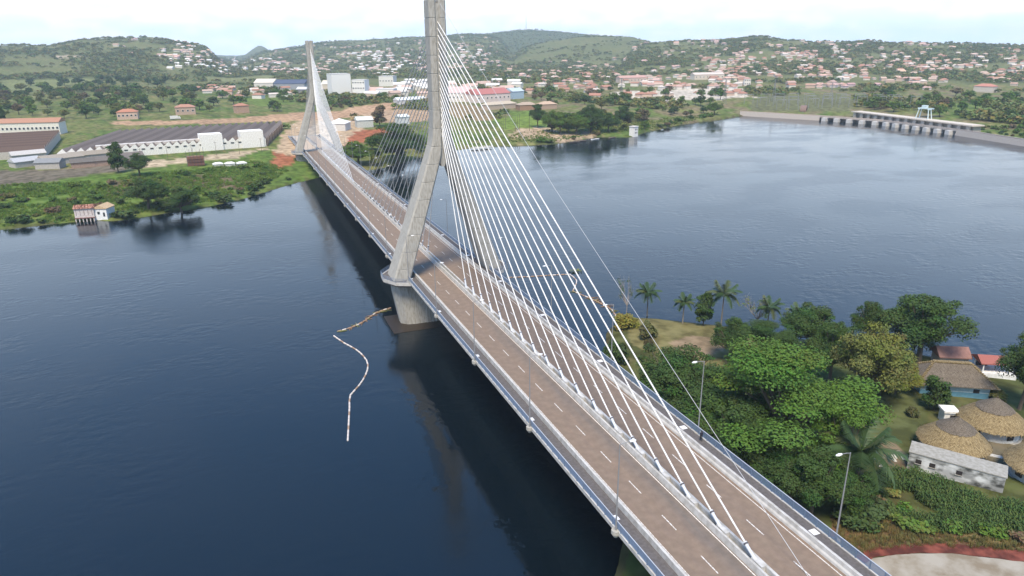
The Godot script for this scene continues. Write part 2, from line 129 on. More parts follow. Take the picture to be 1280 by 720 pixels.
var towns := [
	["hillside_house", "small pale house on the wooded hill left of the far pylon", "houses on the left hill", PackedVector2Array([Vector2(139, -2010), Vector2(145, -1912), Vector2(-53, -2293), Vector2(-131, -2182), Vector2(-166, -2019), Vector2(-103, -1790), Vector2(-11, -3265), Vector2(-135, -1785), Vector2(-73, -1961), Vector2(-19, -2587), Vector2(-156, -2128), Vector2(-138, -1987), Vector2(-9, -4080), Vector2(75, -2022), Vector2(-66, -1606), Vector2(-52, -1819), Vector2(-26, -4982), Vector2(-17, -2882), Vector2(184, -2268), Vector2(-62, -1655), Vector2(103, -2655), Vector2(-23, -2495), Vector2(-78, -1740), Vector2(-196, -1946), Vector2(51, -2012), Vector2(97, -1749), Vector2(-2, -4383), Vector2(57, -2765), Vector2(-104, -1891), Vector2(119, -1939), Vector2(4, -2262), Vector2(-19, -2375), Vector2(20, -1856), Vector2(-149, -1639), Vector2(93, -2106), Vector2(-199, -2004), Vector2(-128, -1762), Vector2(-170, -1763), Vector2(-132, -1826), Vector2(99, -1961), Vector2(-90, -1664), Vector2(36, -2214), Vector2(46, -2064), Vector2(-139, -1858), Vector2(-104, -2093), Vector2(-5, -3294), Vector2(82, -1926), Vector2(-130, -1741), Vector2(-192, -1838), Vector2(-113, -1850), Vector2(-49, -1946), Vector2(85, -2590), Vector2(-68, -1675), Vector2(-169, -2224), Vector2(-164, -1603), Vector2(87, -1842), Vector2(-14, -2723), Vector2(-79, -1707), Vector2(54, -2942), Vector2(22, -2847), Vector2(-155, -1697), Vector2(61, -2300), Vector2(4, -2148), Vector2(33, -2086), Vector2(-134, -1708), Vector2(153, -2363), Vector2(-200, -1974), Vector2(22, -2159), Vector2(-171, -2187), Vector2(-88, -1844), Vector2(1, -2031), Vector2(40, -1985), Vector2(101, -2752), Vector2(111, -2437), Vector2(-109, -1752), Vector2(25, -1902), Vector2(120, -2464), Vector2(84, -2450), Vector2(-167, -1896), Vector2(78, -2781), Vector2(-47, -1840), Vector2(-136, -2089), Vector2(-112, -1675), Vector2(-27, -2561), Vector2(25, -1958), Vector2(-94, -2044), Vector2(-68, -1777), Vector2(15, -5175), Vector2(106, -2234), Vector2(-147, -2054), Vector2(-103, -1697), Vector2(79, -2058), Vector2(-46, -1633), Vector2(66, -2154), Vector2(76, -2719)])],
	["hillside_house", "small pale house on the long hillside between the two pylons", "houses on the middle hill", PackedVector2Array([Vector2(260, -2262), Vector2(331, -1716), Vector2(435, -2507), Vector2(349, -2056), Vector2(307, -1658), Vector2(440, -1778), Vector2(797, -2332), Vector2(863, -2502), Vector2(175, -1871), Vector2(203, -1816), Vector2(674, -2549), Vector2(515, -2186), Vector2(298, -1951), Vector2(274, -1490), Vector2(402, -2492), Vector2(444, -2328), Vector2(687, -2115), Vector2(444, -2466), Vector2(489, -2138), Vector2(458, -2487), Vector2(467, -2636), Vector2(667, -2473), Vector2(233, -2544), Vector2(570, -2271), Vector2(423, -2006), Vector2(310, -1924), Vector2(646, -2249), Vector2(515, -2488), Vector2(332, -1779), Vector2(406, -1636), Vector2(854, -2468), Vector2(727, -2743), Vector2(384, -2206), Vector2(649, -2391), Vector2(436, -2361), Vector2(156, -1762), Vector2(678, -1914), Vector2(170, -1940), Vector2(322, -1968), Vector2(610, -2248), Vector2(792, -2492), Vector2(754, -2118), Vector2(771, -2436), Vector2(340, -2579), Vector2(451, -2554), Vector2(374, -2343), Vector2(177, -2072), Vector2(421, -2524), Vector2(418, -1931), Vector2(560, -2731), Vector2(511, -2043), Vector2(526, -2846), Vector2(583, -2144), Vector2(386, -1913), Vector2(499, -2554), Vector2(600, -1970), Vector2(334, -2075), Vector2(546, -2644), Vector2(432, -1977), Vector2(398, -2568), Vector2(585, -1665), Vector2(350, -2142), Vector2(461, -2420), Vector2(440, -2605), Vector2(475, -2283), Vector2(719, -2255), Vector2(347, -1901), Vector2(705, -2229), Vector2(440, -2047), Vector2(288, -1970), Vector2(719, -2018), Vector2(699, -2600), Vector2(423, -2323), Vector2(722, -1972), Vector2(725, -2156), Vector2(453, -2699), Vector2(859, -2387), Vector2(444, -1999), Vector2(770, -2733), Vector2(197, -1850), Vector2(273, -1406), Vector2(414, -2054), Vector2(300, -1432), Vector2(564, -2440), Vector2(728, -2538), Vector2(686, -2309), Vector2(733, -2176), Vector2(255, -1435), Vector2(290, -1781), Vector2(654, -2038), Vector2(678, -2153), Vector2(764, -2383), Vector2(406, -1983), Vector2(493, -2453), Vector2(786, -2520), Vector2(363, -1733), Vector2(374, -2004), Vector2(846, -2762), Vector2(457, -2582), Vector2(697, -2205), Vector2(697, -2064), Vector2(644, -2929), Vector2(160, -1662), Vector2(386, -2716), Vector2(815, -2368), Vector2(440, -2430), Vector2(366, -1858), Vector2(580, -2310), Vector2(405, -2027), Vector2(779, -2785), Vector2(484, -2372), Vector2(384, -2618), Vector2(411, -1565), Vector2(501, -2646), Vector2(805, -2290), Vector2(732, -2304), Vector2(541, -1541), Vector2(416, -2142), Vector2(478, -2546), Vector2(468, -2731), Vector2(527, -1914), Vector2(732, -2279), Vector2(430, -2280), Vector2(800, -2559), Vector2(381, -2039), Vector2(475, -2326), Vector2(535, -2156), Vector2(420, -2632), Vector2(459, -2077), Vector2(436, -2173), Vector2(706, -2544), Vector2(485, -2247), Vector2(363, -2631), Vector2(499, -1981), Vector2(319, -1565), Vector2(134, -1852), Vector2(698, -2566), Vector2(786, -2418), Vector2(328, -2004), Vector2(737, -2231), Vector2(817, -2587), Vector2(230, -2070), Vector2(279, -2358), Vector2(687, -2715), Vector2(194, -1914), Vector2(169, -2010), Vector2(484, -2055), Vector2(331, -1747), Vector2(389, -2549), Vector2(514, -2447)])],
	["town_house", "small house with rusty roof in the town strip above the far shore", "houses of the far town", PackedVector2Array([Vector2(448, -638), Vector2(614, -715), Vector2(576, -839), Vector2(477, -824), Vector2(496, -691), Vector2(425, -918), Vector2(710, -769), Vector2(431, -643), Vector2(521, -816), Vector2(685, -745), Vector2(674, -985), Vector2(582, -729), Vector2(594, -1096), Vector2(807, -1001), Vector2(594, -629), Vector2(538, -1098), Vector2(760, -1022), Vector2(819, -1007), Vector2(583, -777), Vector2(660, -929), Vector2(604, -836), Vector2(640, -745), Vector2(845, -944), Vector2(664, -1236), Vector2(456, -838), Vector2(604, -776), Vector2(644, -702), Vector2(484, -841), Vector2(474, -997), Vector2(589, -820), Vector2(701, -795), Vector2(592, -931), Vector2(729, -1219), Vector2(630, -1092), Vector2(396, -665), Vector2(546, -1121), Vector2(623, -797), Vector2(669, -1170), Vector2(573, -606), Vector2(596, -870), Vector2(504, -886), Vector2(426, -721), Vector2(617, -1035), Vector2(875, -1047), Vector2(656, -1201), Vector2(776, -940), Vector2(806, -976), Vector2(460, -632), Vector2(553, -830), Vector2(448, -773), Vector2(883, -1085), Vector2(561, -628), Vector2(422, -819), Vector2(578, -804), Vector2(643, -1160), Vector2(908, -1040), Vector2(573, -743), Vector2(870, -1059), Vector2(566, -584), Vector2(622, -1059), Vector2(811, -955), Vector2(438, -761), Vector2(579, -640), Vector2(662, -737), Vector2(769, -955), Vector2(400, -766), Vector2(901, -842), Vector2(620, -926), Vector2(422, -897), Vector2(719, -1182), Vector2(684, -694), Vector2(453, -818), Vector2(828, -948), Vector2(739, -862), Vector2(520, -928), Vector2(599, -855), Vector2(461, -696), Vector2(922, -930), Vector2(774, -925), Vector2(470, -773), Vector2(448, -621), Vector2(794, -962), Vector2(375, -626), Vector2(473, -1013), Vector2(605, -752), Vector2(680, -1112), Vector2(783, -1141), Vector2(709, -1005), Vector2(607, -792), Vector2(632, -830), Vector2(758, -830), Vector2(415, -712), Vector2(686, -774), Vector2(627, -943), Vector2(749, -660), Vector2(714, -1049), Vector2(423, -735), Vector2(714, -848), Vector2(632, -689), Vector2(528, -1013), Vector2(869, -1013), Vector2(852, -966), Vector2(553, -596), Vector2(747, -875), Vector2(342, -758), Vector2(756, -906), Vector2(451, -888), Vector2(673, -969), Vector2(568, -820), Vector2(540, -733), Vector2(522, -1121), Vector2(441, -878), Vector2(729, -678), Vector2(585, -914), Vector2(488, -860), Vector2(480, -620), Vector2(824, -909), Vector2(616, -865), Vector2(792, -1045), Vector2(664, -1214), Vector2(513, -676), Vector2(846, -1038), Vector2(665, -754), Vector2(771, -799), Vector2(520, -614)])],
	["slope_house", "small house among trees on the wide right hand hill", "houses on the right hill", PackedVector2Array([Vector2(1262, -1224), Vector2(1301, -1011), Vector2(1023, -911), Vector2(1320, -1323), Vector2(1181, -1093), Vector2(1468, -1135), Vector2(978, -739), Vector2(999, -1231), Vector2(1054, -999), Vector2(1091, -1024), Vector2(926, -1148), Vector2(1588, -1080), Vector2(1163, -993), Vector2(1189, -838), Vector2(1331, -1024), Vector2(1248, -806), Vector2(1015, -987), Vector2(1242, -962), Vector2(917, -977), Vector2(1047, -1351), Vector2(1070, -1235), Vector2(1125, -1309), Vector2(1033, -1198), Vector2(1235, -1216), Vector2(1176, -1345), Vector2(923, -947), Vector2(1255, -716), Vector2(1164, -1099), Vector2(1142, -669), Vector2(1175, -778), Vector2(920, -1098), Vector2(1358, -1023), Vector2(1317, -864), Vector2(1598, -1019), Vector2(1274, -912), Vector2(1467, -863), Vector2(1220, -740), Vector2(1134, -811), Vector2(1030, -1262), Vector2(1366, -1309), Vector2(1090, -885), Vector2(1438, -1265), Vector2(1418, -825), Vector2(1308, -1183), Vector2(1210, -1193), Vector2(1114, -1246), Vector2(949, -1103), Vector2(1350, -847), Vector2(1494, -877), Vector2(1106, -1228), Vector2(1289, -1234), Vector2(1210, -1226), Vector2(1617, -1184), Vector2(962, -1148), Vector2(1398, -799), Vector2(1060, -1155), Vector2(1264, -1257), Vector2(1250, -1272), Vector2(1327, -995), Vector2(1184, -1035), Vector2(1267, -1102), Vector2(1421, -971), Vector2(1176, -1010), Vector2(1328, -1096), Vector2(1428, -1280), Vector2(936, -778), Vector2(1285, -899), Vector2(942, -1154), Vector2(913, -1078), Vector2(1294, -1252), Vector2(1050, -1236), Vector2(1195, -991), Vector2(1343, -1311), Vector2(1180, -680), Vector2(1378, -775), Vector2(1014, -712), Vector2(1249, -1256), Vector2(1077, -1012), Vector2(1401, -961), Vector2(1079, -983), Vector2(1186, -888), Vector2(1288, -1142), Vector2(1008, -836), Vector2(1037, -1316), Vector2(939, -894), Vector2(1025, -966), Vector2(1223, -1139), Vector2(1607, -961), Vector2(1052, -947), Vector2(904, -905), Vector2(1426, -1303), Vector2(1267, -853), Vector2(1018, -658), Vector2(1119, -760), Vector2(1460, -1334), Vector2(1247, -897), Vector2(1030, -688), Vector2(1148, -972), Vector2(941, -1020), Vector2(1381, -1223), Vector2(1430, -1121), Vector2(1305, -1267), Vector2(942, -1051), Vector2(1077, -1040), Vector2(1110, -619), Vector2(1121, -965), Vector2(1117, -1049), Vector2(1024, -848), Vector2(976, -673), Vector2(1134, -658), Vector2(986, -683), Vector2(1005, -1067), Vector2(1101, -1057), Vector2(1063, -1088), Vector2(978, -773), Vector2(991, -718), Vector2(934, -649), Vector2(951, -640), Vector2(1022, -1227), Vector2(1219, -824), Vector2(1039, -724), Vector2(1030, -872), Vector2(1464, -919), Vector2(925, -1083), Vector2(1232, -1266), Vector2(935, -1112), Vector2(1170, -1176), Vector2(1232, -1291), Vector2(1230, -835), Vector2(1341, -1070), Vector2(1058, -963), Vector2(1674, -973), Vector2(1320, -760), Vector2(937, -958), Vector2(1256, -1200), Vector2(1246, -879), Vector2(1430, -800), Vector2(1216, -878), Vector2(1521, -976), Vector2(1254, -838), Vector2(1396, -1064), Vector2(1269, -947), Vector2(1100, -632), Vector2(1177, -974), Vector2(1294, -728), Vector2(1296, -878), Vector2(1128, -642), Vector2(1211, -839), Vector2(1337, -859), Vector2(1371, -957), Vector2(1564, -928), Vector2(883, -1028), Vector2(938, -1070), Vector2(1128, -1069), Vector2(1385, -1047), Vector2(1074, -870), Vector2(1292, -1269), Vector2(1171, -1136), Vector2(1359, -921), Vector2(1377, -1013), Vector2(876, -1124), Vector2(1030, -931), Vector2(1095, -1347), Vector2(1046, -1124), Vector2(1131, -1218), Vector2(1290, -758), Vector2(956, -876), Vector2(1070, -717), Vector2(954, -807), Vector2(986, -1217), Vector2(1230, -685), Vector2(1008, -1136), Vector2(992, -875), Vector2(951, -701), Vector2(1104, -1264), Vector2(1188, -701), Vector2(1033, -833), Vector2(1214, -984), Vector2(1472, -1034), Vector2(1271, -880), Vector2(1506, -1131), Vector2(901, -1074), Vector2(1478, -845), Vector2(1197, -1364), Vector2(1385, -1254), Vector2(1388, -1116), Vector2(1740, -1045), Vector2(1230, -868), Vector2(1264, -927), Vector2(1138, -610), Vector2(1101, -956), Vector2(1234, -886), Vector2(1225, -723), Vector2(1262, -1243), Vector2(1295, -959), Vector2(960, -996), Vector2(1505, -961), Vector2(1349, -1289), Vector2(1326, -879), Vector2(1064, -1174), Vector2(978, -1111), Vector2(1338, -948), Vector2(1181, -1246), Vector2(1528, -1126), Vector2(968, -894), Vector2(1419, -1004), Vector2(1083, -937), Vector2(1600, -1045), Vector2(1032, -1294), Vector2(1044, -1169), Vector2(1015, -1288), Vector2(1016, -1255), Vector2(1160, -1341), Vector2(1458, -1012), Vector2(1136, -965), Vector2(1504, -897), Vector2(1572, -965), Vector2(1152, -1328), Vector2(911, -1015), Vector2(978, -816)])],
	["cottage", "red roofed cottage in the district right of the wood", "red roofed cottages", PackedVector2Array([Vector2(-55, -1017), Vector2(-39, -832), Vector2(-11, -1001), Vector2(-3, -1043), Vector2(-62, -1001), Vector2(24, -862), Vector2(-96, -1064), Vector2(-31, -928), Vector2(34, -901), Vector2(-12, -852), Vector2(-51, -944), Vector2(-97, -1079), Vector2(-10, -898), Vector2(-14, -984), Vector2(-66, -1044), Vector2(-14, -839), Vector2(-74, -1108), Vector2(-59, -887), Vector2(-35, -890), Vector2(-74, -1032), Vector2(-13, -950), Vector2(-56, -909), Vector2(16, -1168), Vector2(-44, -1051), Vector2(-80, -988), Vector2(-46, -1036), Vector2(32, -998), Vector2(-56, -1074), Vector2(7, -853), Vector2(-6, -965)])],
	["industrial_shed", "low pale shed in the area round the white mill", "industrial sheds", PackedVector2Array([Vector2(330, -877), Vector2(288, -958), Vector2(195, -875), Vector2(202, -959), Vector2(228, -912), Vector2(192, -889), Vector2(264, -1038), Vector2(198, -904), Vector2(225, -875), Vector2(128, -788), Vector2(300, -886), Vector2(235, -964), Vector2(131, -881), Vector2(168, -855), Vector2(368, -870), Vector2(395, -954), Vector2(287, -870), Vector2(224, -890), Vector2(257, -1116), Vector2(132, -820), Vector2(227, -999), Vector2(157, -813), Vector2(244, -952), Vector2(307, -790), Vector2(263, -988), Vector2(334, -928), Vector2(222, -926), Vector2(330, -818), Vector2(249, -1020), Vector2(168, -788), Vector2(156, -782), Vector2(172, -840), Vector2(340, -951), Vector2(146, -867), Vector2(294, -986), Vector2(216, -975), Vector2(187, -754), Vector2(396, -1040), Vector2(122, -850), Vector2(183, -852)])],
]
var landmarks := [  # name, label, category, centre, base, width, depth, wall height, turn, wall, roof, roof kind, window rows, columns
	["mill_tower", "tall windowless white mill block behind the far pylon", "mill", 94.6, -855.7, 8.8, 26.9, 24.0, 28.7, 0.127, Color(0.8, 0.8, 0.79), Color(0.62, 0.6, 0.56), "flat", 0, 0],
	["mill_building", "white mill building with three rows of small windows", "building", 118.0, -818.6, 8.6, 17.8, 20.0, 21.7, -0.479, Color(0.82, 0.81, 0.79), Color(0.6, 0.58, 0.55), "flat", 3, 5],
	["mill_annex", "low white annex right of the windowed mill building", "building", 149.6, -802.3, 8.6, 24.2, 20.0, 9.7, -0.480, Color(0.78, 0.77, 0.75), Color(0.66, 0.66, 0.66), "flat", 1, 6],
	["mill_annex", "grey white hall between annex and near pylon", "building", 200.8, -1038.2, 10.0, 24.8, 20.0, 16.1, -0.505, Color(0.7, 0.69, 0.66), Color(0.6, 0.6, 0.6), "flat", 1, 5],
	["factory_hall", "pale beige hall left of the windowless mill block", "building", 89.9, -924.1, 9.2, 17.0, 24.0, 11.8, -0.482, Color(0.62, 0.55, 0.45), Color(0.7, 0.64, 0.52), "gable", 0, 0],
	["warehouse", "long blue roofed warehouse left of the far pylon", "warehouse", 45.7, -1030.8, 9.8, 50.1, 26.0, 8.9, -0.484, Color(0.3, 0.32, 0.36), Color(0.08, 0.1, 0.16), "gable", 0, 0],
	["warehouse", "white roofed warehouse beside the blue roofed one", "warehouse", 9.3, -1072.5, 10.1, 32.4, 26.0, 9.1, -0.484, Color(0.62, 0.6, 0.57), Color(0.68, 0.62, 0.54), "gable", 0, 0],
	["warehouse", "dark low shed with pale roof below the blue roofed warehouse", "warehouse", 51.1, -919.6, 9.2, 14.5, 14.0, 5.8, -0.473, Color(0.22, 0.22, 0.24), Color(0.62, 0.63, 0.64), "gable", 0, 0],
	["market_hall", "red roofed hall with pale front seen through the stays", "warehouse", 243.6, -656.9, 7.8, 50.8, 26.0, 9.5, 0.296, Color(0.68, 0.58, 0.55), Color(0.45, 0.17, 0.15), "gable", 1, 8],
	["market_hall", "long hall with pale pink roof just right of the near pylon", "warehouse", 211.5, -678.3, 7.9, 30.0, 30.0, 10.6, -0.070, Color(0.7, 0.66, 0.63), Color(0.62, 0.46, 0.44), "gable", 1, 6],
	["blue_hall", "light blue walled hall beside the red roofed hall", "building", 289.7, -685.5, 8.1, 18.4, 18.0, 9.1, 0.303, Color(0.36, 0.47, 0.58), Color(0.5, 0.58, 0.66), "gable", 0, 0],
	["lake_house", "long tan roofed house on the meadow above the sandy shore", "house", 221.3, -555.5, 7.2, 39.9, 12.0, 5.1, 0.321, Color(0.48, 0.38, 0.3), Color(0.52, 0.44, 0.34), "hip", 0, 0],
	["lake_house", "brown roofed house between meadow and tall trees", "house", 244.2, -534.3, 7.2, 19.5, 12.0, 5.1, 0.021, Color(0.33, 0.2, 0.13), Color(0.42, 0.33, 0.25), "hip", 0, 0],
	["lake_house", "orange tan roofed house right of the tall trees", "house", 267.5, -532.7, 7.2, 18.3, 12.0, 5.1, 0.060, Color(0.4, 0.29, 0.22), Color(0.52, 0.38, 0.27), "hip", 0, 0],
	["estate_house", "wide house with red tile hip roof in the wood behind the factory", "house", -144.3, -611.4, 7.3, 18.0, 12.0, 7.0, -0.006, Color(0.55, 0.4, 0.32), Color(0.45, 0.2, 0.12), "hip", 1, 5],
	["estate_house", "red tile roofed house right of the first on the wooded lawn", "house", -94.1, -640.4, 7.5, 18.9, 12.0, 7.4, 0.021, Color(0.45, 0.33, 0.26), Color(0.42, 0.22, 0.15), "hip", 1, 4],
	["estate_house", "red tile roofed house near the earth road at the right of the wood", "house", -39.9, -632.1, 7.4, 13.2, 10.0, 7.5, 0.276, Color(0.42, 0.28, 0.2), Color(0.42, 0.2, 0.13), "hip", 0, 0],
	["long_hall", "long two storey hall with tan roof at the left edge", "building", -213.3, -508.5, 6.8, 67.5, 14.0, 9.6, -0.185, Color(0.7, 0.68, 0.62), Color(0.42, 0.22, 0.14), "gable", 1, 22],
	["canopy_shed", "white canopy roof beside the bridge embankment", "shed", 33.0, -430.7, 6.2, 14.1, 16.0, 6.0, -0.432, Color(0.62, 0.6, 0.58), Color(0.84, 0.84, 0.84), "hip", 0, 0],
	["site_shed", "grey white shed on the earth yard right of the canopy", "shed", 55.9, -445.5, 6.3, 13.7, 12.0, 6.2, 0.007, Color(0.5, 0.52, 0.5), Color(0.62, 0.66, 0.64), "gable", 0, 0],
	["site_shed", "small white shed on the earth yard seen through the stays", "shed", 91.3, -453.8, 6.5, 9.6, 9.0, 6.4, 0.275, Color(0.66, 0.68, 0.7), Color(0.7, 0.74, 0.76), "gable", 0, 0],
	["long_warehouse", "long pale roofed warehouse just left of the near pylon", "warehouse", 149.6, -668.3, 7.8, 36.3, 14.0, 4.7, 0.200, Color(0.55, 0.58, 0.6), Color(0.66, 0.7, 0.72), "gable", 0, 0],
	["red_roof_house", "red roofed house on the wooded slope right of the gantry crane", "house", 870.1, -480.6, 9.4, 23.1, 14.0, 7.4, -1.272, Color(0.55, 0.5, 0.45), Color(0.5, 0.22, 0.16), "hip", 0, 0],
	["white_flats", "white block of flats at the top of the far town", "building", 713.2, -758.0, 9.8, 9.6, 12.0, 10.1, -0.562, Color(0.74, 0.7, 0.66), Color(0.5, 0.3, 0.25), "hip", 2, 3],
	["terrace_house", "long pink roofed terrace in the far town centre", "house", 600.8, -922.5, 10.2, 50.8, 16.0, 8.2, -0.049, Color(0.6, 0.48, 0.42), Color(0.52, 0.32, 0.27), "gable", 1, 8],
	["terrace_house", "pale roofed terrace right of the pink one in the far town", "house", 770.2, -939.5, 10.9, 60.6, 16.0, 8.7, -0.098, Color(0.66, 0.58, 0.5), Color(0.66, 0.56, 0.5), "gable", 1, 8],
]
var boom_debris := PackedVector2Array([Vector2(-13.4, -11.8), Vector2(-18.2, -9.6), Vector2(-22.6, -4.1), Vector2(-26.8, -0.9), Vector2(-30.8, 0.5)])
var boom_left := PackedVector2Array([Vector2(-31.7, 3), Vector2(-29.9, 8.8), Vector2(-27.8, 14), Vector2(-26.7, 19.1), Vector2(-26.6, 24.1), Vector2(-28.1, 29.4), Vector2(-30.4, 34.1), Vector2(-32.9, 38), Vector2(-34, 43.7), Vector2(-35.2, 50.3), Vector2(-36.3, 56.3)])
var boom_right := PackedVector2Array([Vector2(28, -24.8), Vector2(34.1, -23.1), Vector2(42, -21.6), Vector2(47.7, -20.2)])
var boom_hose := PackedVector2Array([Vector2(47.7, -20.2), Vector2(46.9, -13.3), Vector2(41.3, -4.7)])
var boom_right_2 := PackedVector2Array([Vector2(41.3, -4.7), Vector2(43, 2.2), Vector2(44.1, 8.7), Vector2(44.4, 14.4), Vector2(42.7, 19.8)])
var maize_area := PackedVector2Array([Vector2(37.1, 109.7), Vector2(41.5, 106.9), Vector2(46.9, 105.4), Vector2(49.2, 107.9), Vector2(51, 113.7), Vector2(52.6, 118.9), Vector2(54.8, 120.4), Vector2(55.8, 123), Vector2(50.5, 126.6), Vector2(46.2, 123.8), Vector2(40.1, 121), Vector2(37, 116.9), Vector2(35.1, 112.8)])
var weed_area := PackedVector2Array([Vector2(28.3, 111.7), Vector2(35.4, 113.3), Vector2(40.3, 118.2), Vector2(46.2, 122.6), Vector2(51.5, 125.9), Vector2(47.2, 128.8), Vector2(42.3, 125.4), Vector2(34.9, 121.4), Vector2(27.8, 119.3), Vector2(22.6, 119.6)])
var bank_area := PackedVector2Array([Vector2(-155.2, -170), Vector2(-176.1, -253.8), Vector2(-117, -244.9), Vector2(-34.2, -292.9), Vector2(-21.7, -259.1), Vector2(-50.9, -195.6), Vector2(-85.9, -176.3), Vector2(-108.1, -172.1)])
var shore_area := PackedVector2Array([Vector2(142.6, -332.6), Vector2(177.7, -320.7), Vector2(225.8, -346.7), Vector2(276.4, -354.9), Vector2(401.5, -423.7), Vector2(434.7, -454.9), Vector2(308, -407.4), Vector2(214.1, -384.2), Vector2(160.4, -361.1)])


const NEAR_END := 200.0
const FAR_END := -392.0
const MAIN := -290.0
var rng := RandomNumberGenerator.new()
var used := {}
var mats := {}
var wobble := FastNoiseLite.new()
var patch := FastNoiseLite.new()
var density := FastNoiseLite.new()
var dist_grid: PackedFloat32Array
var gx0 := -350.0
var gz0 := -560.0
var gstep := 6.0
var gnx := 163
var gnz := 130

# ------------------------------------------------------------------ helpers
func numbered(called: String) -> String:
	used[called] = used.get(called, -1) + 1
	return called if used[called] == 0 else "%s_%03d" % [called, used[called]]

const UNITS := ["", "first", "second", "third", "fourth", "fifth", "sixth", "seventh", "eighth", "ninth", "tenth", "eleventh", "twelfth", "thirteenth", "fourteenth", "fifteenth", "sixteenth", "seventeenth", "eighteenth", "nineteenth"]
const TENS := ["", "", "twent", "thirt", "fort", "fift"]
func ordinal(n: int) -> String:
	if n < 20: return UNITS[n]
	return TENS[n / 10] + ("ieth" if n % 10 == 0 else "y-" + UNITS[n % 10])

# members of a group that differ only by where they stand get their place in the row, counted from the left
func count_from_left(group: String) -> void:
	var found := []
	for o in get_children():
		if o.has_meta("group") and o.get_meta("group") == group: found.append(o)
	found.sort_custom(func(p, q): return bearing(p.position.x, p.position.z) < bearing(q.position.x, q.position.z))
	for i in found.size():
		var place := "leftmost" if i == 0 else ("rightmost" if i == found.size() - 1 else ordinal(i + 1) + " from the left")
		found[i].set_meta("label", "%s, %s" % [found[i].get_meta("label"), place])

func tag(o: Node, label: String, category: String, group := "", kind := "") -> Node:
	if label: o.set_meta("label", label)
	if category: o.set_meta("category", category)
	if group: o.set_meta("group", group)
	if kind: o.set_meta("kind", kind)
	return o

func thing(called: String, label: String, category: String, where := Vector3.ZERO, turn := 0.0, group := "") -> Node3D:
	var o := Node3D.new()
	o.name = numbered(called)
	add_child(o)
	o.position = where
	o.rotation.y = turn
	tag(o, label, category, group)
	return o

func put(mesh: Mesh, called: String, m: Material, parent: Node, xf := Transform3D.IDENTITY) -> MeshInstance3D:
	var o := MeshInstance3D.new()
	o.mesh = mesh
	o.material_override = m
	o.transform = xf
	if parent == self:
		o.name = numbered(called)
		add_child(o)
	else:
		o.name = called
		parent.add_child(o, true)
	return o

func st_new() -> SurfaceTool:
	var st := SurfaceTool.new()
	st.begin(Mesh.PRIMITIVE_TRIANGLES)
	st.set_smooth_group(-1)
	return st

func done(st: SurfaceTool, called: String, m: Material, parent: Node, smooth := false, xf := Transform3D.IDENTITY) -> MeshInstance3D:
	return put(mesh_of(st, smooth), called, m, parent, xf)

func mesh_of(st: SurfaceTool, smooth := false) -> ArrayMesh:
	if smooth: st.index()
	st.generate_normals()
	return st.commit()

func tri(st: SurfaceTool, a: Vector3, b: Vector3, c: Vector3, out: Vector3) -> void:
	if (b - a).cross(c - a).dot(out) > 0.0:
		st.add_vertex(a); st.add_vertex(c); st.add_vertex(b)
	else:
		st.add_vertex(a); st.add_vertex(b); st.add_vertex(c)

func quad(st: SurfaceTool, a: Vector3, b: Vector3, c: Vector3, d: Vector3, out: Vector3) -> void:
	tri(st, a, b, c, out)
	tri(st, a, c, d, out)

func box(st: SurfaceTool, c: Vector3, s: Vector3, b := Basis.IDENTITY) -> void:
	var h := s / 2.0
	for ax in 3:
		for sg in [-1.0, 1.0]:
			var n := Vector3.ZERO
			n[ax] = sg
			var u := Vector3.ZERO
			u[(ax + 1) % 3] = h[(ax + 1) % 3]
			var v := Vector3.ZERO
			v[(ax + 2) % 3] = h[(ax + 2) % 3]
			var k := n * h[ax]
			quad(st, c + b * (k - u - v), c + b * (k + u - v), c + b * (k + u + v), c + b * (k - u + v), b * n)

# convex or concave profile (x, y) pushed along z, its height following the deck slope when asked
func prism(st: SurfaceTool, prof: PackedVector2Array, z0: float, z1: float, sloped := true, caps := true) -> void:
	var n := prof.size()
	var y0 := deck_y(z0) if sloped else 0.0
	var y1 := deck_y(z1) if sloped else 0.0
	var cen := Vector2.ZERO
	for q in prof: cen += q / n
	var cw := Geometry2D.is_polygon_clockwise(prof)
	for i in n:
		var a := prof[i]
		var b := prof[(i + 1) % n]
		var e := b - a
		var nor := Vector2(e.y, -e.x) if not cw else Vector2(-e.y, e.x)
		quad(st, Vector3(a.x, a.y + y0, z0), Vector3(b.x, b.y + y0, z0), Vector3(b.x, b.y + y1, z1), Vector3(a.x, a.y + y1, z1), Vector3(nor.x, nor.y, 0))
	if caps:
		var t := Geometry2D.triangulate_polygon(prof)
		for i in range(0, t.size(), 3):
			for k in 2:
				var z := z0 if k == 0 else z1
				var y := y0 if k == 0 else y1
				var dz := signf(z0 - z1) if k == 0 else signf(z1 - z0)
				tri(st, Vector3(prof[t[i]].x, prof[t[i]].y + y, z), Vector3(prof[t[i + 1]].x, prof[t[i + 1]].y + y, z), Vector3(prof[t[i + 2]].x, prof[t[i + 2]].y + y, z), Vector3(0, 0, dz))

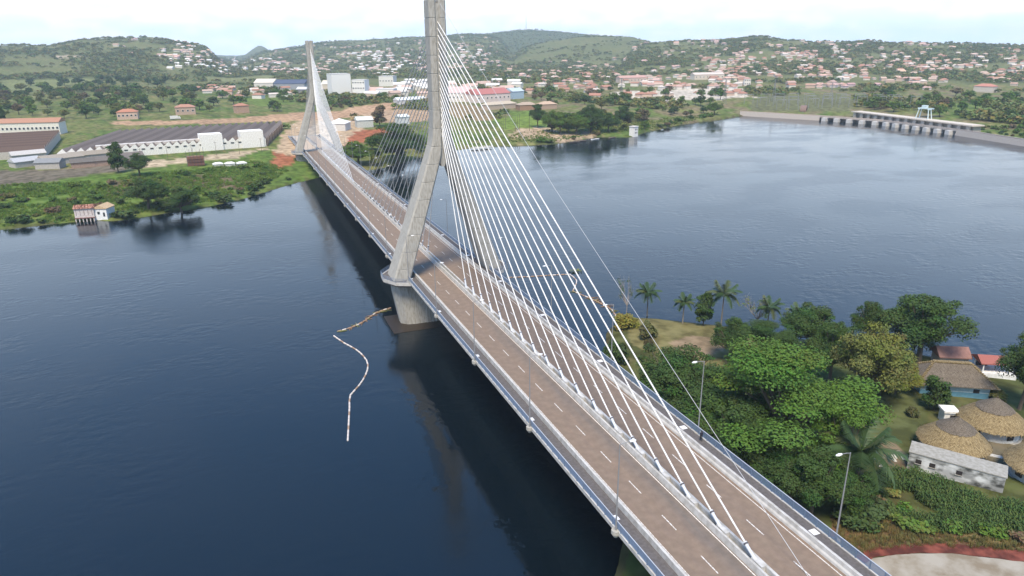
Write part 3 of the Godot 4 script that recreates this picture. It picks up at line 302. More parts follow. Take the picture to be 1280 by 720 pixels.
# tube through points with radii
func tube(st: SurfaceTool, pts: Array, rad: Array, sides := 8) -> void:
	var rings := []
	for i in pts.size():
		var d: Vector3 = (pts[mini(i + 1, pts.size() - 1)] - pts[maxi(i - 1, 0)]).normalized()
		var u := d.cross(Vector3(0.31, 0.2, 0.93) if absf(d.z) < 0.9 else Vector3.UP).normalized()
		var v := d.cross(u)
		var ring := []
		for k in sides:
			var a := TAU * k / sides
			ring.append(pts[i] + (u * cos(a) + v * sin(a)) * rad[i])
		rings.append(ring)
	for i in pts.size() - 1:
		for k in sides:
			var k2 := (k + 1) % sides
			var mid: Vector3 = (rings[i][k] + rings[i][k2]) / 2.0 - pts[i]
			quad(st, rings[i][k], rings[i][k2], rings[i + 1][k2], rings[i + 1][k], mid)
	for e in [0, pts.size() - 1]:
		var o: Vector3 = pts[e] - pts[1 if e == 0 else e - 1]
		for k in range(1, sides - 1):
			tri(st, rings[e][0], rings[e][k], rings[e][k + 1], o)

# loft through rings of equal count; every ring is an Array of Vector3
func loft(st: SurfaceTool, rings: Array, caps := true) -> void:
	var n: int = rings[0].size()
	for i in rings.size() - 1:
		var c := Vector3.ZERO
		for k in n: c += (rings[i][k] + rings[i + 1][k]) / (2.0 * n)
		for k in n:
			var k2 := (k + 1) % n
			quad(st, rings[i][k], rings[i][k2], rings[i + 1][k2], rings[i + 1][k], (rings[i][k] + rings[i + 1][k2]) / 2.0 - c)
	if caps:
		for e in [0, rings.size() - 1]:
			var c := Vector3.ZERO
			for q in rings[e]: c += q / n
			var o := Vector3.ZERO
			for q in rings[1 if e == 0 else e - 1]: o += q / n
			for k in n: tri(st, c, rings[e][k], rings[e][(k + 1) % n], c - o)

func noise_tex(freq: float, colors: Array, stops: Array, size := 512, octaves := 5, sd := 1, normal := false, bump := 4.0) -> NoiseTexture2D:
	var n := FastNoiseLite.new()
	n.seed = sd
	n.noise_type = FastNoiseLite.TYPE_SIMPLEX_SMOOTH
	n.frequency = freq
	n.fractal_octaves = octaves
	n.fractal_gain = 0.55
	var t := NoiseTexture2D.new()
	t.width = size
	t.height = size
	t.seamless = true
	t.noise = n
	t.as_normal_map = normal
	t.bump_strength = bump
	if not normal:
		var g := Gradient.new()
		g.offsets = PackedFloat32Array(stops)
		g.colors = PackedColorArray(colors)
		t.color_ramp = g
	return t

func lin(r: float, g: float, b: float) -> Color:
	return Color(r, g, b).linear_to_srgb()

func mat(c: Color, rough := 0.8, tex: Texture2D = null, scale := 1.0, spec := 0.4) -> StandardMaterial3D:
	var m := StandardMaterial3D.new()
	m.albedo_color = c.linear_to_srgb()
	m.roughness = rough
	m.metallic_specular = spec
	if tex:
		m.albedo_texture = tex
		m.uv1_triplanar = true
		m.uv1_world_triplanar = true
		m.uv1_scale = Vector3.ONE * scale
	return m

var flat_cache := {}
func paint(c: Color, rough := 0.8) -> StandardMaterial3D:
	var k := "%s %s" % [c, rough]
	if not flat_cache.has(k):
		flat_cache[k] = mat(c, rough, mats.grain, 0.12)
	return flat_cache[k]

func deck_y(z: float) -> float:
	return 13.0 + 0.0148 * z

# ------------------------------------------------------------------ land
func signed_distance(poly: PackedVector2Array, p: Vector2) -> float:
	var best := 1e18
	var n := poly.size()
	for i in n:
		var a := poly[i]
		var e := poly[(i + 1) % n] - a
		var t := clampf((p - a).dot(e) / (e.length_squared() + 1e-9), 0.0, 1.0)
		best = minf(best, (p - a - e * t).length_squared())
	return sqrt(best) * (1.0 if Geometry2D.is_point_in_polygon(p, poly) else -1.0)

# how far inland: x > 0 far land, y > 0 near land, metres
func raw_inland(x: float, z: float) -> float:
	var p := Vector2(x, z)
	var d := signed_distance(far_shore, p)
	var e := signed_distance(near_shore, p)
	if e > 0.0: return e + 1000.0
	return d if d > 0.0 else maxf(d, e)

func make_distance_grid() -> void:
	# far and near land lie well apart, so one grid holds the larger of both; near land is told by its place
	dist_grid.resize(gnx * gnz)
	for j in gnz:
		for i in gnx:
			var p := Vector2(gx0 + i * gstep, gz0 + j * gstep)
			dist_grid[j * gnx + i] = maxf(signed_distance(far_shore, p), signed_distance(near_shore, p))

func is_near(x: float, z: float) -> bool:
	return z > -60.0 and x < 400.0

func inland(x: float, z: float) -> float:
	var fx := (x - gx0) / gstep
	var fz := (z - gz0) / gstep
	if fx < 0.0 or fz < 0.0 or fx >= gnx - 1 or fz >= gnz - 1:
		if z < gz0 or (x > 600.0 and z < 60.0) or (x < gx0 and z < -260.0): return 120.0
		var p := Vector2(x, z)
		return maxf(signed_distance(far_shore, p), signed_distance(near_shore, p))
	var i := int(fx)
	var j := int(fz)
	var u := fx - i
	var v := fz - j
	var a := lerpf(dist_grid[j * gnx + i], dist_grid[j * gnx + i + 1], u)
	var b := lerpf(dist_grid[(j + 1) * gnx + i], dist_grid[(j + 1) * gnx + i + 1], u)
	return lerpf(a, b, v)

func bearing(x: float, z: float) -> float:
	return rad_to_deg(atan2(x + 48.99, -(z - 177.28)))

func table(t: PackedVector2Array, b: float) -> float:
	for i in t.size() - 1:
		if b <= t[i + 1].x:
			var w := clampf((b - t[i].x) / (t[i + 1].x - t[i].x), 0.0, 1.0)
			return lerpf(t[i].y, t[i + 1].y, w)
	return t[t.size() - 1].y

func land_y(x: float, z: float) -> float:
	var r := Vector2(x + 48.99, z - 177.28).length()
	var d := inland(x, z) if r < 950.0 else 120.0
	if d < 0.0: return maxf(-4.0, d * 0.4) - 0.05
	if is_near(x, z):
		return 1.1 * (1.0 - exp(-d / 2.5)) + 0.045 * minf(d, 80.0)
	var h := 1.2 * (1.0 - exp(-d / 3.0)) + 5.0 * smoothstep(0.0, 90.0, d) + 0.006 * maxf(0.0, minf(1600.0, r) - 600.0)
	if r > 1200.0:
		var b := bearing(x, z)
		var base := h
		for g in ridges:
			var t: PackedVector2Array = g[2]
			var lo := t[0].x
			var hi := t[t.size() - 1].x
			if b < lo or b > hi or r < g[0] - g[1]: continue
			var c := table(t, b)
			var k := smoothstep(g[0] - g[1], g[0], r) if r < g[0] else 1.0 - 0.8 * smoothstep(g[0], g[0] + 1500.0, r)
			var e := smoothstep(lo, lo + 1.6, b) * (1.0 - smoothstep(hi - 1.6, hi, b)) if lo > -20.0 else 1.0 - smoothstep(hi - 1.6, hi, b)
			h = maxf(h, base + (c - base) * k * e)
		h += wobble.get_noise_2d(x * 0.25, z * 0.25) * 9.0 * smoothstep(1400.0, 2600.0, r)
	return h

func land_colour(x: float, z: float, d: float, r: float) -> Color:
	var n1 := patch.get_noise_2d(x, z)
	var n2 := wobble.get_noise_2d(x * 1.3 + 900.0, z * 1.3)
	var c := Color(0.115, 0.175, 0.042).lerp(Color(0.20, 0.20, 0.075), clampf(0.42 + n1 * 1.3, 0.0, 1.0))
	c = c.lerp(Color(0.06, 0.095, 0.03), clampf(n2 * 1.6 - 0.1, 0.0, 0.8))
	var n3 := wobble.get_noise_2d(x * 5.0, z * 5.0 + 400.0)
	c = c.lerp(Color(0.24, 0.18, 0.10), clampf(n3 * 1.5 - 0.15, 0.0, 0.55)) * (1.0 + 0.35 * n3)
	if r > 1300.0:
		c = c.lerp(Color(0.19, 0.19, 0.085), 0.6)
		var b := bearing(x, z)
		var wood := clampf(0.45 + density.get_noise_2d(x, z) * 2.2, 0.0, 1.0)
		if r > 3400.0 and b > 14.0 and b < 33.0: wood = 1.0
		elif r > 2300.0 and b > 21.0 and b < 33.0: wood *= 0.35
		c = c.lerp(Color(0.10, 0.125, 0.05), wood * 0.8)
	elif r > 700.0 and x > 150.0:
		c = c.lerp(Color(0.26, 0.20, 0.13), clampf(n2 * 2.5 + 0.15, 0.0, 0.8))
	elif not is_near(x, z) and x < 0.0 and d < 90.0:
		c = c.lerp(Color(0.11, 0.19, 0.035), 0.6)
	elif is_near(x, z):
		c = c.lerp(Color(0.065, 0.075, 0.032), 0.65)
	for zn in zones:
		var j: float = zn[1]
		var p := Vector2(x + n2 * j * 2.0, z + patch.get_noise_2d(x + 300.0, z * 1.4) * j * 2.0)
		var rect: Rect2 = zn[3]
		if rect.has_point(p) and Geometry2D.is_point_in_polygon(p, zn[2]):
			c = (zn[0] as Color) * (1.0 + 0.22 * n1)
	if d < 1.2 and d > -2.0: c = c.lerp(Color(0.09, 0.075, 0.045), 0.7)
	return Color(c.r, c.g, c.b, 1.0)

func build_land() -> void:
	for zn in zones:
		var poly: PackedVector2Array = zn[2]
		var rect := Rect2(poly[0], Vector2.ZERO)
		for q in poly: rect = rect.expand(q)
		zn.append(rect)
	make_distance_grid()
	var angles := []
	var a := -48.0
	while a < 312.0:
		angles.append(a + 21.1)
		a += 0.22 if a < 48.0 else (1.5 if a < 90.0 or a > 282.0 else 6.0)
	var radii := [0.5]
	var r := 22.0
	while r < 7600.0:
		radii.append(r)
		r *= 1.006 if r > 100.0 and r < 240.0 else 1.0165
	var na := angles.size()
	var nr := radii.size()
	var v := PackedVector3Array()
	var col := PackedColorArray()
	v.resize(na * nr)
	col.resize(na * nr)
	for i in nr:
		for k in na:
			var b := deg_to_rad(angles[k])
			var x: float = -48.99 + radii[i] * sin(b)
			var z: float = 177.28 - radii[i] * cos(b)
			v[i * na + k] = Vector3(x, land_y(x, z), z)
			var d := inland(x, z) if radii[i] < 950.0 else 120.0
			col[i * na + k] = land_colour(x, z, d, radii[i]) if d > -3.0 else Color(0.07, 0.06, 0.04)
	var idx := PackedInt32Array()
	for i in nr - 1:
		for k in na:
			var k2 := (k + 1) % na
			var p := i * na + k
			var q := i * na + k2
			var s := (i + 1) * na + k
			var t := (i + 1) * na + k2
			if maxf(maxf(v[p].y, v[q].y), maxf(v[s].y, v[t].y)) < -3.9: continue
			idx.append_array([p, s, q, q, s, t])
	var nor := PackedVector3Array()
	nor.resize(v.size())
	for i in range(0, idx.size(), 3):
		var n := (v[idx[i + 2]] - v[idx[i]]).cross(v[idx[i + 1]] - v[idx[i]])
		for k in 3: nor[idx[i + k]] += n
	for i in nor.size():
		var n := nor[i].normalized()
		nor[i] = n if n.y > 0.0 else (-n if n.length() > 0.5 else Vector3.UP)
	var arr := []
	arr.resize(Mesh.ARRAY_MAX)
	arr[Mesh.ARRAY_VERTEX] = v
	arr[Mesh.ARRAY_NORMAL] = nor
	arr[Mesh.ARRAY_COLOR] = col
	arr[Mesh.ARRAY_INDEX] = idx
	var me := ArrayMesh.new()
	me.add_surface_from_arrays(Mesh.PRIMITIVE_TRIANGLES, arr)
	tag(put(me, "terrain", mats.land, self), "green river banks, earth roads and wooded hills round the water", "terrain", "", "structure")

func band(edges: Array, called: String, label: String, m: Material, lift: float, sd: float) -> void:
	# a strip of made ground between two edge lines, laid on the land
	var st := st_new()
	var e0 := Curve2D.new()
	var e1 := Curve2D.new()
	for q in edges[0]: e0.add_point(q)
	for q in edges[1]: e1.add_point(q)
	var n := 120
	var rows := 8
	var at := func(i: int, j: int) -> Vector3:
		var a := e0.sample_baked(e0.get_baked_length() * i / n)
		var b := e1.sample_baked(e1.get_baked_length() * i / n)
		var w := (0.25 * patch.get_noise_2d(a.x * 14.0 + sd, a.y * 14.0)) if j == 0 or j == rows else 0.0
		var p := a.lerp(b, float(j) / rows) + (b - a).normalized() * w
		return Vector3(p.x, land_y(p.x, p.y) + lift, p.y)
	for i in n:
		for j in rows: quad(st, at.call(i, j), at.call(i + 1, j), at.call(i + 1, j + 1), at.call(i, j + 1), Vector3.UP)
	tag(done(st, called, m, self, true), label, "road", "", "structure")

func build_water() -> void:
	var st := st_new()
	for q in [[-9000.0, -700.0, 9000.0, 900.0]]:
		quad(st, Vector3(q[0], 0, q[1]), Vector3(q[2], 0, q[1]), Vector3(q[2], 0, q[3]), Vector3(q[0], 0, q[3]), Vector3.UP)
	band(road_edges, "laterite_road", "pale dusty road at the bottom right", mats.road_dust, 0.09, 0.0)
	band(verge_edges, "red_verge", "dark red earth verge along the dusty road", mats.red_earth, 0.13, 40.0)
	tag(done(st, "river_water", mats.water, self), "wide calm blue river under the bridge", "river", "", "structure")

# ------------------------------------------------------------------ the bridge
func build_bridge() -> void:
	var br := thing("cable_stayed_bridge", "long cable stayed bridge with two concrete pylons and white stays", "bridge")
	# girder: concrete box with sloping sides and thin cantilevers
	var st := st_new()
	var prof := PackedVector2Array([Vector2(-11.55, 0.22), Vector2(-11.55, -0.32), Vector2(-11.2, -0.38), Vector2(-6.2, -0.9), Vector2(-3.6, -2.7), Vector2(3.6, -2.7), Vector2(6.2, -0.9), Vector2(11.2, -0.38), Vector2(11.55, -0.32), Vector2(11.55, 0.22), Vector2(11.2, 0.22), Vector2(11.2, -0.03), Vector2(-11.2, -0.03), Vector2(-11.2, 0.22)])
	prism(st, prof, FAR_END, NEAR_END)
	done(st, "girder", mats.concrete_light, br)
	var noise := FastNoiseLite.new()
	noise.seed = 31
	noise.frequency = 0.05
	for s in [-1.0, 1.0]:
		# road surface: asphalt under red brown dust, swept darker in irregular lanes
		var rs := SurfaceTool.new()
		rs.begin(Mesh.PRIMITIVE_TRIANGLES)
		var nx := 30
		var z := -296.0
		var xs := []
		for i in nx + 1: xs.append(lerpf(0.8, 8.35, float(i) / nx) * s)
		while z < NEAR_END - 0.1:
			var z2 := z + 2.0
			for i in nx:
				var pts := [Vector2(xs[i], z), Vector2(xs[i + 1], z), Vector2(xs[i + 1], z2), Vector2(xs[i], z2)]
				var cols := []
				for p in pts:
					var across: float = absf(p.x)
					var n := noise.get_noise_2d(p.x * 9.0, p.y * 0.9) * 0.5 + noise.get_noise_2d(p.x * 30.0 + 77.0, p.y * 3.0) * 0.3
					var dust := clampf(0.97 - 0.25 * absf(n), 0.0, 1.0)
					for wp in [2.1, 3.7, 5.6, 7.2]: dust -= 0.08 * clampf(1.0 - absf(across - wp) / 0.45, 0.0, 1.0) * (0.6 + noise.get_noise_2d(p.x * 3.0, p.y * 2.0))
					if s < 0.0 and p.y > 20.0:
						dust -= 0.4 * clampf(1.15 - absf(across - 1.7 + n * 1.5) / 1.9, 0.0, 1.0) * smoothstep(20.0, 60.0, p.y)
					var c := Color(0.115, 0.117, 0.118).lerp(Color(0.228, 0.165, 0.120), clampf(dust, 0.0, 1.0))
					cols.append(c)
				for k in ([0, 1, 2, 0, 2, 3] if s > 0.0 else [0, 2, 1, 0, 3, 2]):
					rs.set_color(cols[k])
					rs.set_normal(Vector3.UP)
					rs.add_vertex(Vector3(pts[k].x, deck_y(pts[k].y) - 0.02, pts[k].y))
			z = z2
		var road := put(rs.commit(), "road_surface", mats.road, br)
		# dashes and edge lines, 4 mm proud
		var dash := st_new()
		box(dash, Vector3.ZERO, Vector3(0.14, 0.004, 3.2))
		var dash_mesh := mesh_of(dash)
		var zd := 124.4 - 8.2 * 50.0 if s < 0.0 else 121.0 - 8.2 * 50.0
		while zd < NEAR_END - 3.0:
			var b := Basis(Vector3.RIGHT, -atan(0.0148))
			put(dash_mesh, "lane_dash", mats.line_paint, road, Transform3D(b, Vector3(4.62 * s, deck_y(zd) - 0.012, zd)))
			zd += 8.2
		for e in [[1.02, 0.14], [7.85, 0.12]]:
			st = st_new()
			prism(st, PackedVector2Array([Vector2((e[0] - e[1] / 2) * s, -0.016), Vector2((e[0] + e[1] / 2) * s, -0.016), Vector2((e[0] + e[1] / 2) * s, -0.010), Vector2((e[0] - e[1] / 2) * s, -0.010)]), -296.0, NEAR_END)
			done(st, "edge_line", mats.line_paint, road)
		# dusty concrete of the unfinished far approach
		st = st_new()
		prism(st, PackedVector2Array([Vector2(0.8 * s, -0.02), Vector2(8.35 * s, -0.02), Vector2(8.35 * s, -0.028), Vector2(0.8 * s, -0.028)]), FAR_END, -296.0)
		done(st, "approach_surface", mats.dusty, br)
		# walkway, outer barrier, railing
		st = st_new()
		prism(st, PackedVector2Array([Vector2(9.05 * s, -0.03), Vector2(11.2 * s, -0.03), Vector2(11.2 * s, 0.12), Vector2(9.05 * s, 0.12)]), FAR_END, NEAR_END)
		done(st, "walkway", mats.walkway, br)
		st = st_new()
		prism(st, PackedVector2Array([Vector2(8.35 * s, -0.03), Vector2(8.42 * s, 0.25), Vector2(8.60 * s, 0.45), Vector2(8.66 * s, 0.95), Vector2(8.70 * s, 0.98), Vector2(8.98 * s, 0.98), Vector2(9.02 * s, 0.95), Vector2(9.05 * s, -0.03)]), FAR_END, NEAR_END)
		done(st, "outer_barrier", mats.concrete_light, br)
		var rail := Node3D.new()
		rail.name = "railing"
		br.add_child(rail, true)
		st = st_new()
		prism(st, PackedVector2Array([Vector2(11.33 * s, 1.28), Vector2(11.43 * s, 1.28), Vector2(11.43 * s, 1.36), Vector2(11.33 * s, 1.36)]), FAR_END, NEAR_END)
		done(st, "top_rail", mats.rail_steel, rail)
		for k in 9:
			st = st_new()
			var y := 0.34 + 0.105 * k
			prism(st, PackedVector2Array([Vector2(11.36 * s, y), Vector2(11.40 * s, y), Vector2(11.40 * s, y + 0.042), Vector2(11.36 * s, y + 0.042)]), FAR_END, NEAR_END)
			done(st, "rail_bar", mats.rail_blue, rail)
		var post_st := st_new()
		box(post_st, Vector3(0, 0.75, 0), Vector3(0.09, 1.1, 0.12))
		box(post_st, Vector3(0, 0.225, 0), Vector3(0.2, 0.02, 0.24))
		var post := mesh_of(post_st)
		var far_posts := st_new()
		var i := 0
		var zp := 180.0
		while zp > FAR_END:
			if i < 145:
				put(post, "rail_post", mats.rail_blue, rail, Transform3D(Basis.IDENTITY, Vector3(11.385 * s, deck_y(zp), zp)))
			else:
				box(far_posts, Vector3(11.385 * s, deck_y(zp) + 0.75, zp), Vector3(0.09, 1.1, 0.12))
			i += 1
			zp -= 2.0
		tag(done(far_posts, "far_rail_posts", mats.rail_blue, rail), "", "", "", "stuff")
		# median barrier
		st = st_new()
		prism(st, PackedVector2Array([Vector2(0.80 * s, -0.03), Vector2(0.76 * s, 0.3), Vector2(0.68 * s, 0.85), Vector2(0.40 * s, 0.85), Vector2(0.36 * s, 0.8), Vector2(0.34 * s, -0.03)]), FAR_END, NEAR_END)
		done(st, "median_barrier", mats.concrete_light, br)
		# hatch plates in the walkway and pedestals bulging from the edge under each lamp
		var hatch := st_new()
		box(hatch, Vector3.ZERO, Vector3(0.95, 0.02, 1.0))
		var hm := mesh_of(hatch)
		var ped := st_new()
		loft(ped, [ring8(0.25, -0.8), ring8(0.58, -0.3), ring8(0.58, 0.24)])
		var pm := mesh_of(ped)
		var zl := lamp_z(s)
		while zl > FAR_END:
			put(pm, "lamp_pedestal", mats.concrete, br, Transform3D(Basis.IDENTITY, Vector3(11.62 * s, deck_y(zl), zl)))
			put(hm, "hatch_plate", mats.white_metal, br, Transform3D(Basis.IDENTITY, Vector3(10.5 * s, deck_y(zl - 2.2) + 0.128, zl - 2.2)))
			zl -= 27.4
	# drain strip between the median barriers
	st = st_new()
	prism(st, PackedVector2Array([Vector2(-0.33, -0.03), Vector2(0.33, -0.03), Vector2(0.33, 0.10), Vector2(-0.33, 0.10)]), FAR_END, NEAR_END)
	done(st, "median_strip", mats.concrete, br)
	build_pylon(br, 0.0, 69.0, -13.0)
	build_pylon(br, MAIN, 66.9, -13.0 - MAIN * 0.0148)
	build_stays(br)
	# piers of the approach and the abutments
	for zq in [146.0, -345.0]:
		st = st_new()
		var g := land_y(0, zq)
		box(st, Vector3(0, (deck_y(zq) - 2.7 + g - 1.0) / 2.0, zq), Vector3(7.0, deck_y(zq) - 2.7 - g + 1.0, 2.2))
		done(st, "approach_pier", mats.concrete, br)
	for zq in [NEAR_END + 3.0, FAR_END - 3.0]:
		st = st_new()
		box(st, Vector3(0, deck_y(zq) - 7.0, zq), Vector3(23.1, 13.8, 5.9))
		done(st, "abutment", mats.concrete, br)
	# a single steel hoist rope from the pylon head down to the right carriageway
	st = st_new()
	tube(st, [Vector3(0.6, 81.0, 2.7), Vector3(2.4, 47.2, 66.0), Vector3(4.3, deck_y(130.2), 130.2)], [0.035, 0.035, 0.035], 6)
	done(st, "hoist_rope", mats.rope, br)

func lamp_z(s: float) -> float:
	return 115.2 + 27.4 * 2.0 if s < 0.0 else 126.8 + 27.4 * 2.0

func ring8(r: float, y: float) -> Array:
	var a := []
	for k in 8: a.append(Vector3(cos(TAU * (k + 0.5) / 8) * r, y, sin(TAU * (k + 0.5) / 8) * r))
	return a

func chamfered(cx: float, y: float, cz: float, wx: float, wz: float, ch: float, tiltx := 0.0) -> Array:
	var hx := wx / 2.0
	var hz := wz / 2.0
	var a := []
	for q in [[hx, hz - ch], [hx - ch, hz], [-hx + ch, hz], [-hx, hz - ch], [-hx, -hz + ch], [-hx + ch, -hz], [hx - ch, -hz], [hx, -hz + ch]]:
		a.append(Vector3(cx + q[0], y + q[0] * tiltx, cz + q[1]))
	return a

func build_pylon(br: Node3D, z: float, high: float, to_water: float) -> void:
	var y0 := deck_y(z)
	var py := Node3D.new()
	py.name = "pylon"
	br.add_child(py, true)
	# legs curve into the column
	for s in [-1.0, 1.0]:
		var rings := []
		var levels := []
		for k in 31:
			var yk := lerpf(-0.6, 44.0, k / 30.0)
			levels.append([yk, 0.0])
			if k % 3 == 2 and k < 30: levels.append_array([[yk + 0.5, 0.0], [yk + 0.56, 0.09], [yk + 0.68, 0.09], [yk + 0.74, 0.0]])   # pour joint
		for lv in levels:
			var y: float = lv[0]
			var o := 15.25 - 0.364 * y - 2.1
			var i := 10.65 - 0.325 * y - 0.02
			var outer := 2.1 + 0.5 * (o + sqrt(o * o + 0.9)) * (1.0 - smoothstep(38.0, 44.0, y))
			var inner := 0.02 + 0.5 * (i + sqrt(i * i + 0.25)) * (1.0 - smoothstep(34.0, 40.0, y))
			rings.append(chamfered(s * (outer + inner) / 2.0, y0 + y, z, outer - inner - lv[1], lerpf(8.2, 5.02, clampf(y / 40.0, 0.0, 1.0)) - lv[1] * 2.0, 0.4))
		var st := st_new()
		loft(st, rings)
		done(st, "leg", mats.concrete, py)
	# column in two halves either side of a recess that holds the stay anchors, tied by a core
	var st := st_new()
	loft(st, [chamfered(0, y0 + 29.0, z, 0.9, 4.2, 0.05), chamfered(0, y0 + 31.0, z, 2.6, 4.4, 0.2), chamfered(0, y0 + high - 0.9, z, 2.4, 4.4, 0.2)])
	done(st, "column_core", mats.concrete, py)
	for s in [-1.0, 1.0]:
		st = st_new()
		var rr := []
		var lev := [[43.9, 0.0]]
		for k in 5:
			var yk := 47.5 + 4.3 * k
			lev.append_array([[yk, 0.0], [yk + 0.05, -0.16], [yk + 0.17, -0.16], [yk + 0.22, 0.0]])
		lev.append_array([[high - 0.2, 0.0], [high, -0.15]])
		for q in lev:
			var wx := 1.78
			rr.append(chamfered(s * (0.32 + wx / 2.0), y0 + q[0], z, wx + q[1], 5.02 + q[1], 0.35))
		loft(st, rr)
		done(st, "column_side", mats.concrete, py)
	# pier below the deck: blunt nosed wall that narrows downwards, ribbed on both long faces
	st = st_new()
	var rings := []
	for q in [[-0.9, 15.2, 7.0], [-4.0, 15.0, 7.0], [to_water - 1.5, 13.2, 6.2]]:
		var hx: float = q[1]
		var hz: float = q[2] / 2.0
		var ring := []
		for e in [[hx, hz * 0.35], [hx - 1.6, hz * 0.85], [hx - 3.4, hz], [-hx + 3.4, hz], [-hx + 1.6, hz * 0.85], [-hx, hz * 0.35], [-hx, -hz * 0.35], [-hx + 1.6, -hz * 0.85], [-hx + 3.4, -hz], [hx - 3.4, -hz], [hx - 1.6, -hz * 0.85], [hx, -hz * 0.35]]:
			ring.append(Vector3(e[0], y0 + q[0], z + e[1]))
		rings.append(ring)
	loft(st, rings)
	var pier := done(st, "pier", mats.concrete, br)
	for s in [-1.0, 1.0]:
		for k in 17:
			var t := (k - 8) * 0.9
			var rb := st_new()
			loft(rb, [chamfered(t, y0 - 1.2, z + s * 3.56, 0.42, 0.34, 0.08), chamfered(t * 0.94, y0 - 4.0, z + s * 3.56, 0.42, 0.34, 0.08), chamfered(t * 0.9, y0 + to_water - 1.0, z + s * 3.16, 0.4, 0.34, 0.08)])
			done(rb, "rib", mats.concrete, pier)
	st = st_new()
	box(st, Vector3(0, y0 + to_water - 0.72, z + 1.0), Vector3(33.6, 1.6, 13.5))
	done(st, "pile_cap", mats.wet_concrete, br)
	# platforms round the leg feet, with slab edge, kerb and railing
	for s in [-1.0, 1.0]:
		var outl := [Vector2(11.2, -8.6), Vector2(14.2, -7.0), Vector2(17.2, -3.0), Vector2(17.4, 1.0), Vector2(15.0, 5.6), Vector2(11.2, 7.4)]
		st = st_new()
		var top := []
		var bot := []
		for q in outl:
			top.append(Vector3(q.x * s, y0 + 0.12, z + q.y))
			bot.append(Vector3((q.x - 0.5) * s, y0 - 1.1, z + q.y * 0.94))
		loft(st, [bot, top])
		var pf := done(st, "platform", mats.walkway, br)
		st = st_new()
		var rl := st_new()
		for i in outl.size() - 1:
			var a: Vector3 = top[i]
			var b: Vector3 = top[i + 1]
			var dir := (b - a).normalized()
			var out := dir.cross(Vector3.UP)
			if out.x * s < 0.0: out = -out
			quad(st, a + out * 0.05 + Vector3(0, 0.18, 0), b + out * 0.05 + Vector3(0, 0.18, 0), b + out * 0.02 - Vector3(0, 0.7, 0), a + out * 0.02 - Vector3(0, 0.7, 0), out)
			quad(st, a + out * 0.05 + Vector3(0, 0.18, 0), b + out * 0.05 + Vector3(0, 0.18, 0), b - out * 0.3 + Vector3(0, 0.18, 0), a - out * 0.3 + Vector3(0, 0.18, 0), Vector3.UP)
			quad(st, a - out * 0.3 + Vector3(0, 0.18, 0), b - out * 0.3 + Vector3(0, 0.18, 0), b - out * 0.3, a - out * 0.3, -out)
			for k in 6:
				var hh := 0.3 + 0.19 * k
				tube(rl, [a + Vector3(0, hh, 0), b + Vector3(0, hh, 0)], [0.03, 0.03], 5)
			var steps := maxi(1, int(a.distance_to(b) / 1.6))
			for k in steps + 1:
				var q := a.lerp(b, float(k) / steps)
				tube(rl, [q, q + Vector3(0, 1.28, 0)], [0.045, 0.045], 5)
		done(st, "platform_edge", mats.concrete_light, pf)
		done(rl, "platform_railing", mats.rail_blue, pf)

func build_stays(br: Node3D) -> void:
	var sleeve := st_new()
	tube(sleeve, [Vector3(0, 0.2, 0), Vector3(0, 2.3, 0), Vector3(0, 2.301, 0), Vector3(0, 2.75, 0)], [0.20, 0.20, 0.26, 0.26], 10)
	var sleeve_mesh := mesh_of(sleeve)
	var collar := st_new()
	tube(collar, [Vector3(0, 2.4, 0), Vector3(0, 2.62, 0)], [0.285, 0.285], 10)
	var collar_mesh := mesh_of(collar)
	var block := st_new()
	prism(block, PackedVector2Array([Vector2(-0.30, 0.1), Vector2(0.30, 0.1), Vector2(0.30, 0.95), Vector2(-0.30, 0.95)]), -0.9, 0.9, false)
	var block_mesh := mesh_of(block)
	for tower in [0.0, MAIN]:
		for side in [-1.0, 1.0]:
			for i in 18:
				var inner: bool = (tower == 0.0 and side < 0.0) or (tower != 0.0 and side > 0.0)
				var step := 6.8 if inner else (6.36 if tower == 0.0 else 4.6)
				var z: float = tower + side * (18.9 + step * i)
				if tower != 0.0 and not inner: z = tower - (16.0 + 4.9 * i)
				var foot := Vector3(0, deck_y(z) + 0.55, z)
				var head := Vector3(0, deck_y(tower) + (37.6 if tower == 0.0 else 35.6) + 1.55 * i, tower + side * 2.1)
				var c := CylinderMesh.new()
				var length := foot.distance_to(head)
				c.top_radius = 0.115
				c.bottom_radius = 0.115
				c.height = length
				c.radial_segments = 10
				c.rings = 1
				var d := (head - foot).normalized()
				var x := Vector3.RIGHT
				var b := Basis(x, d, x.cross(d))
				var o := put(c, "stay_cable", mats.stay, br, Transform3D(b, (foot + head) / 2.0))
				put(sleeve_mesh, "anchor_sleeve", mats.sleeve, o, Transform3D(Basis.IDENTITY, Vector3(0, -length / 2.0, 0)))
				put(collar_mesh, "collar", mats.dark_metal, o, Transform3D(Basis.IDENTITY, Vector3(0, -length / 2.0, 0)))
				put(block_mesh, "anchor_block", mats.concrete_light, o, Transform3D(b, (foot + head) / 2.0).inverse() * Transform3D(Basis.IDENTITY, Vector3(0, deck_y(z), z)))

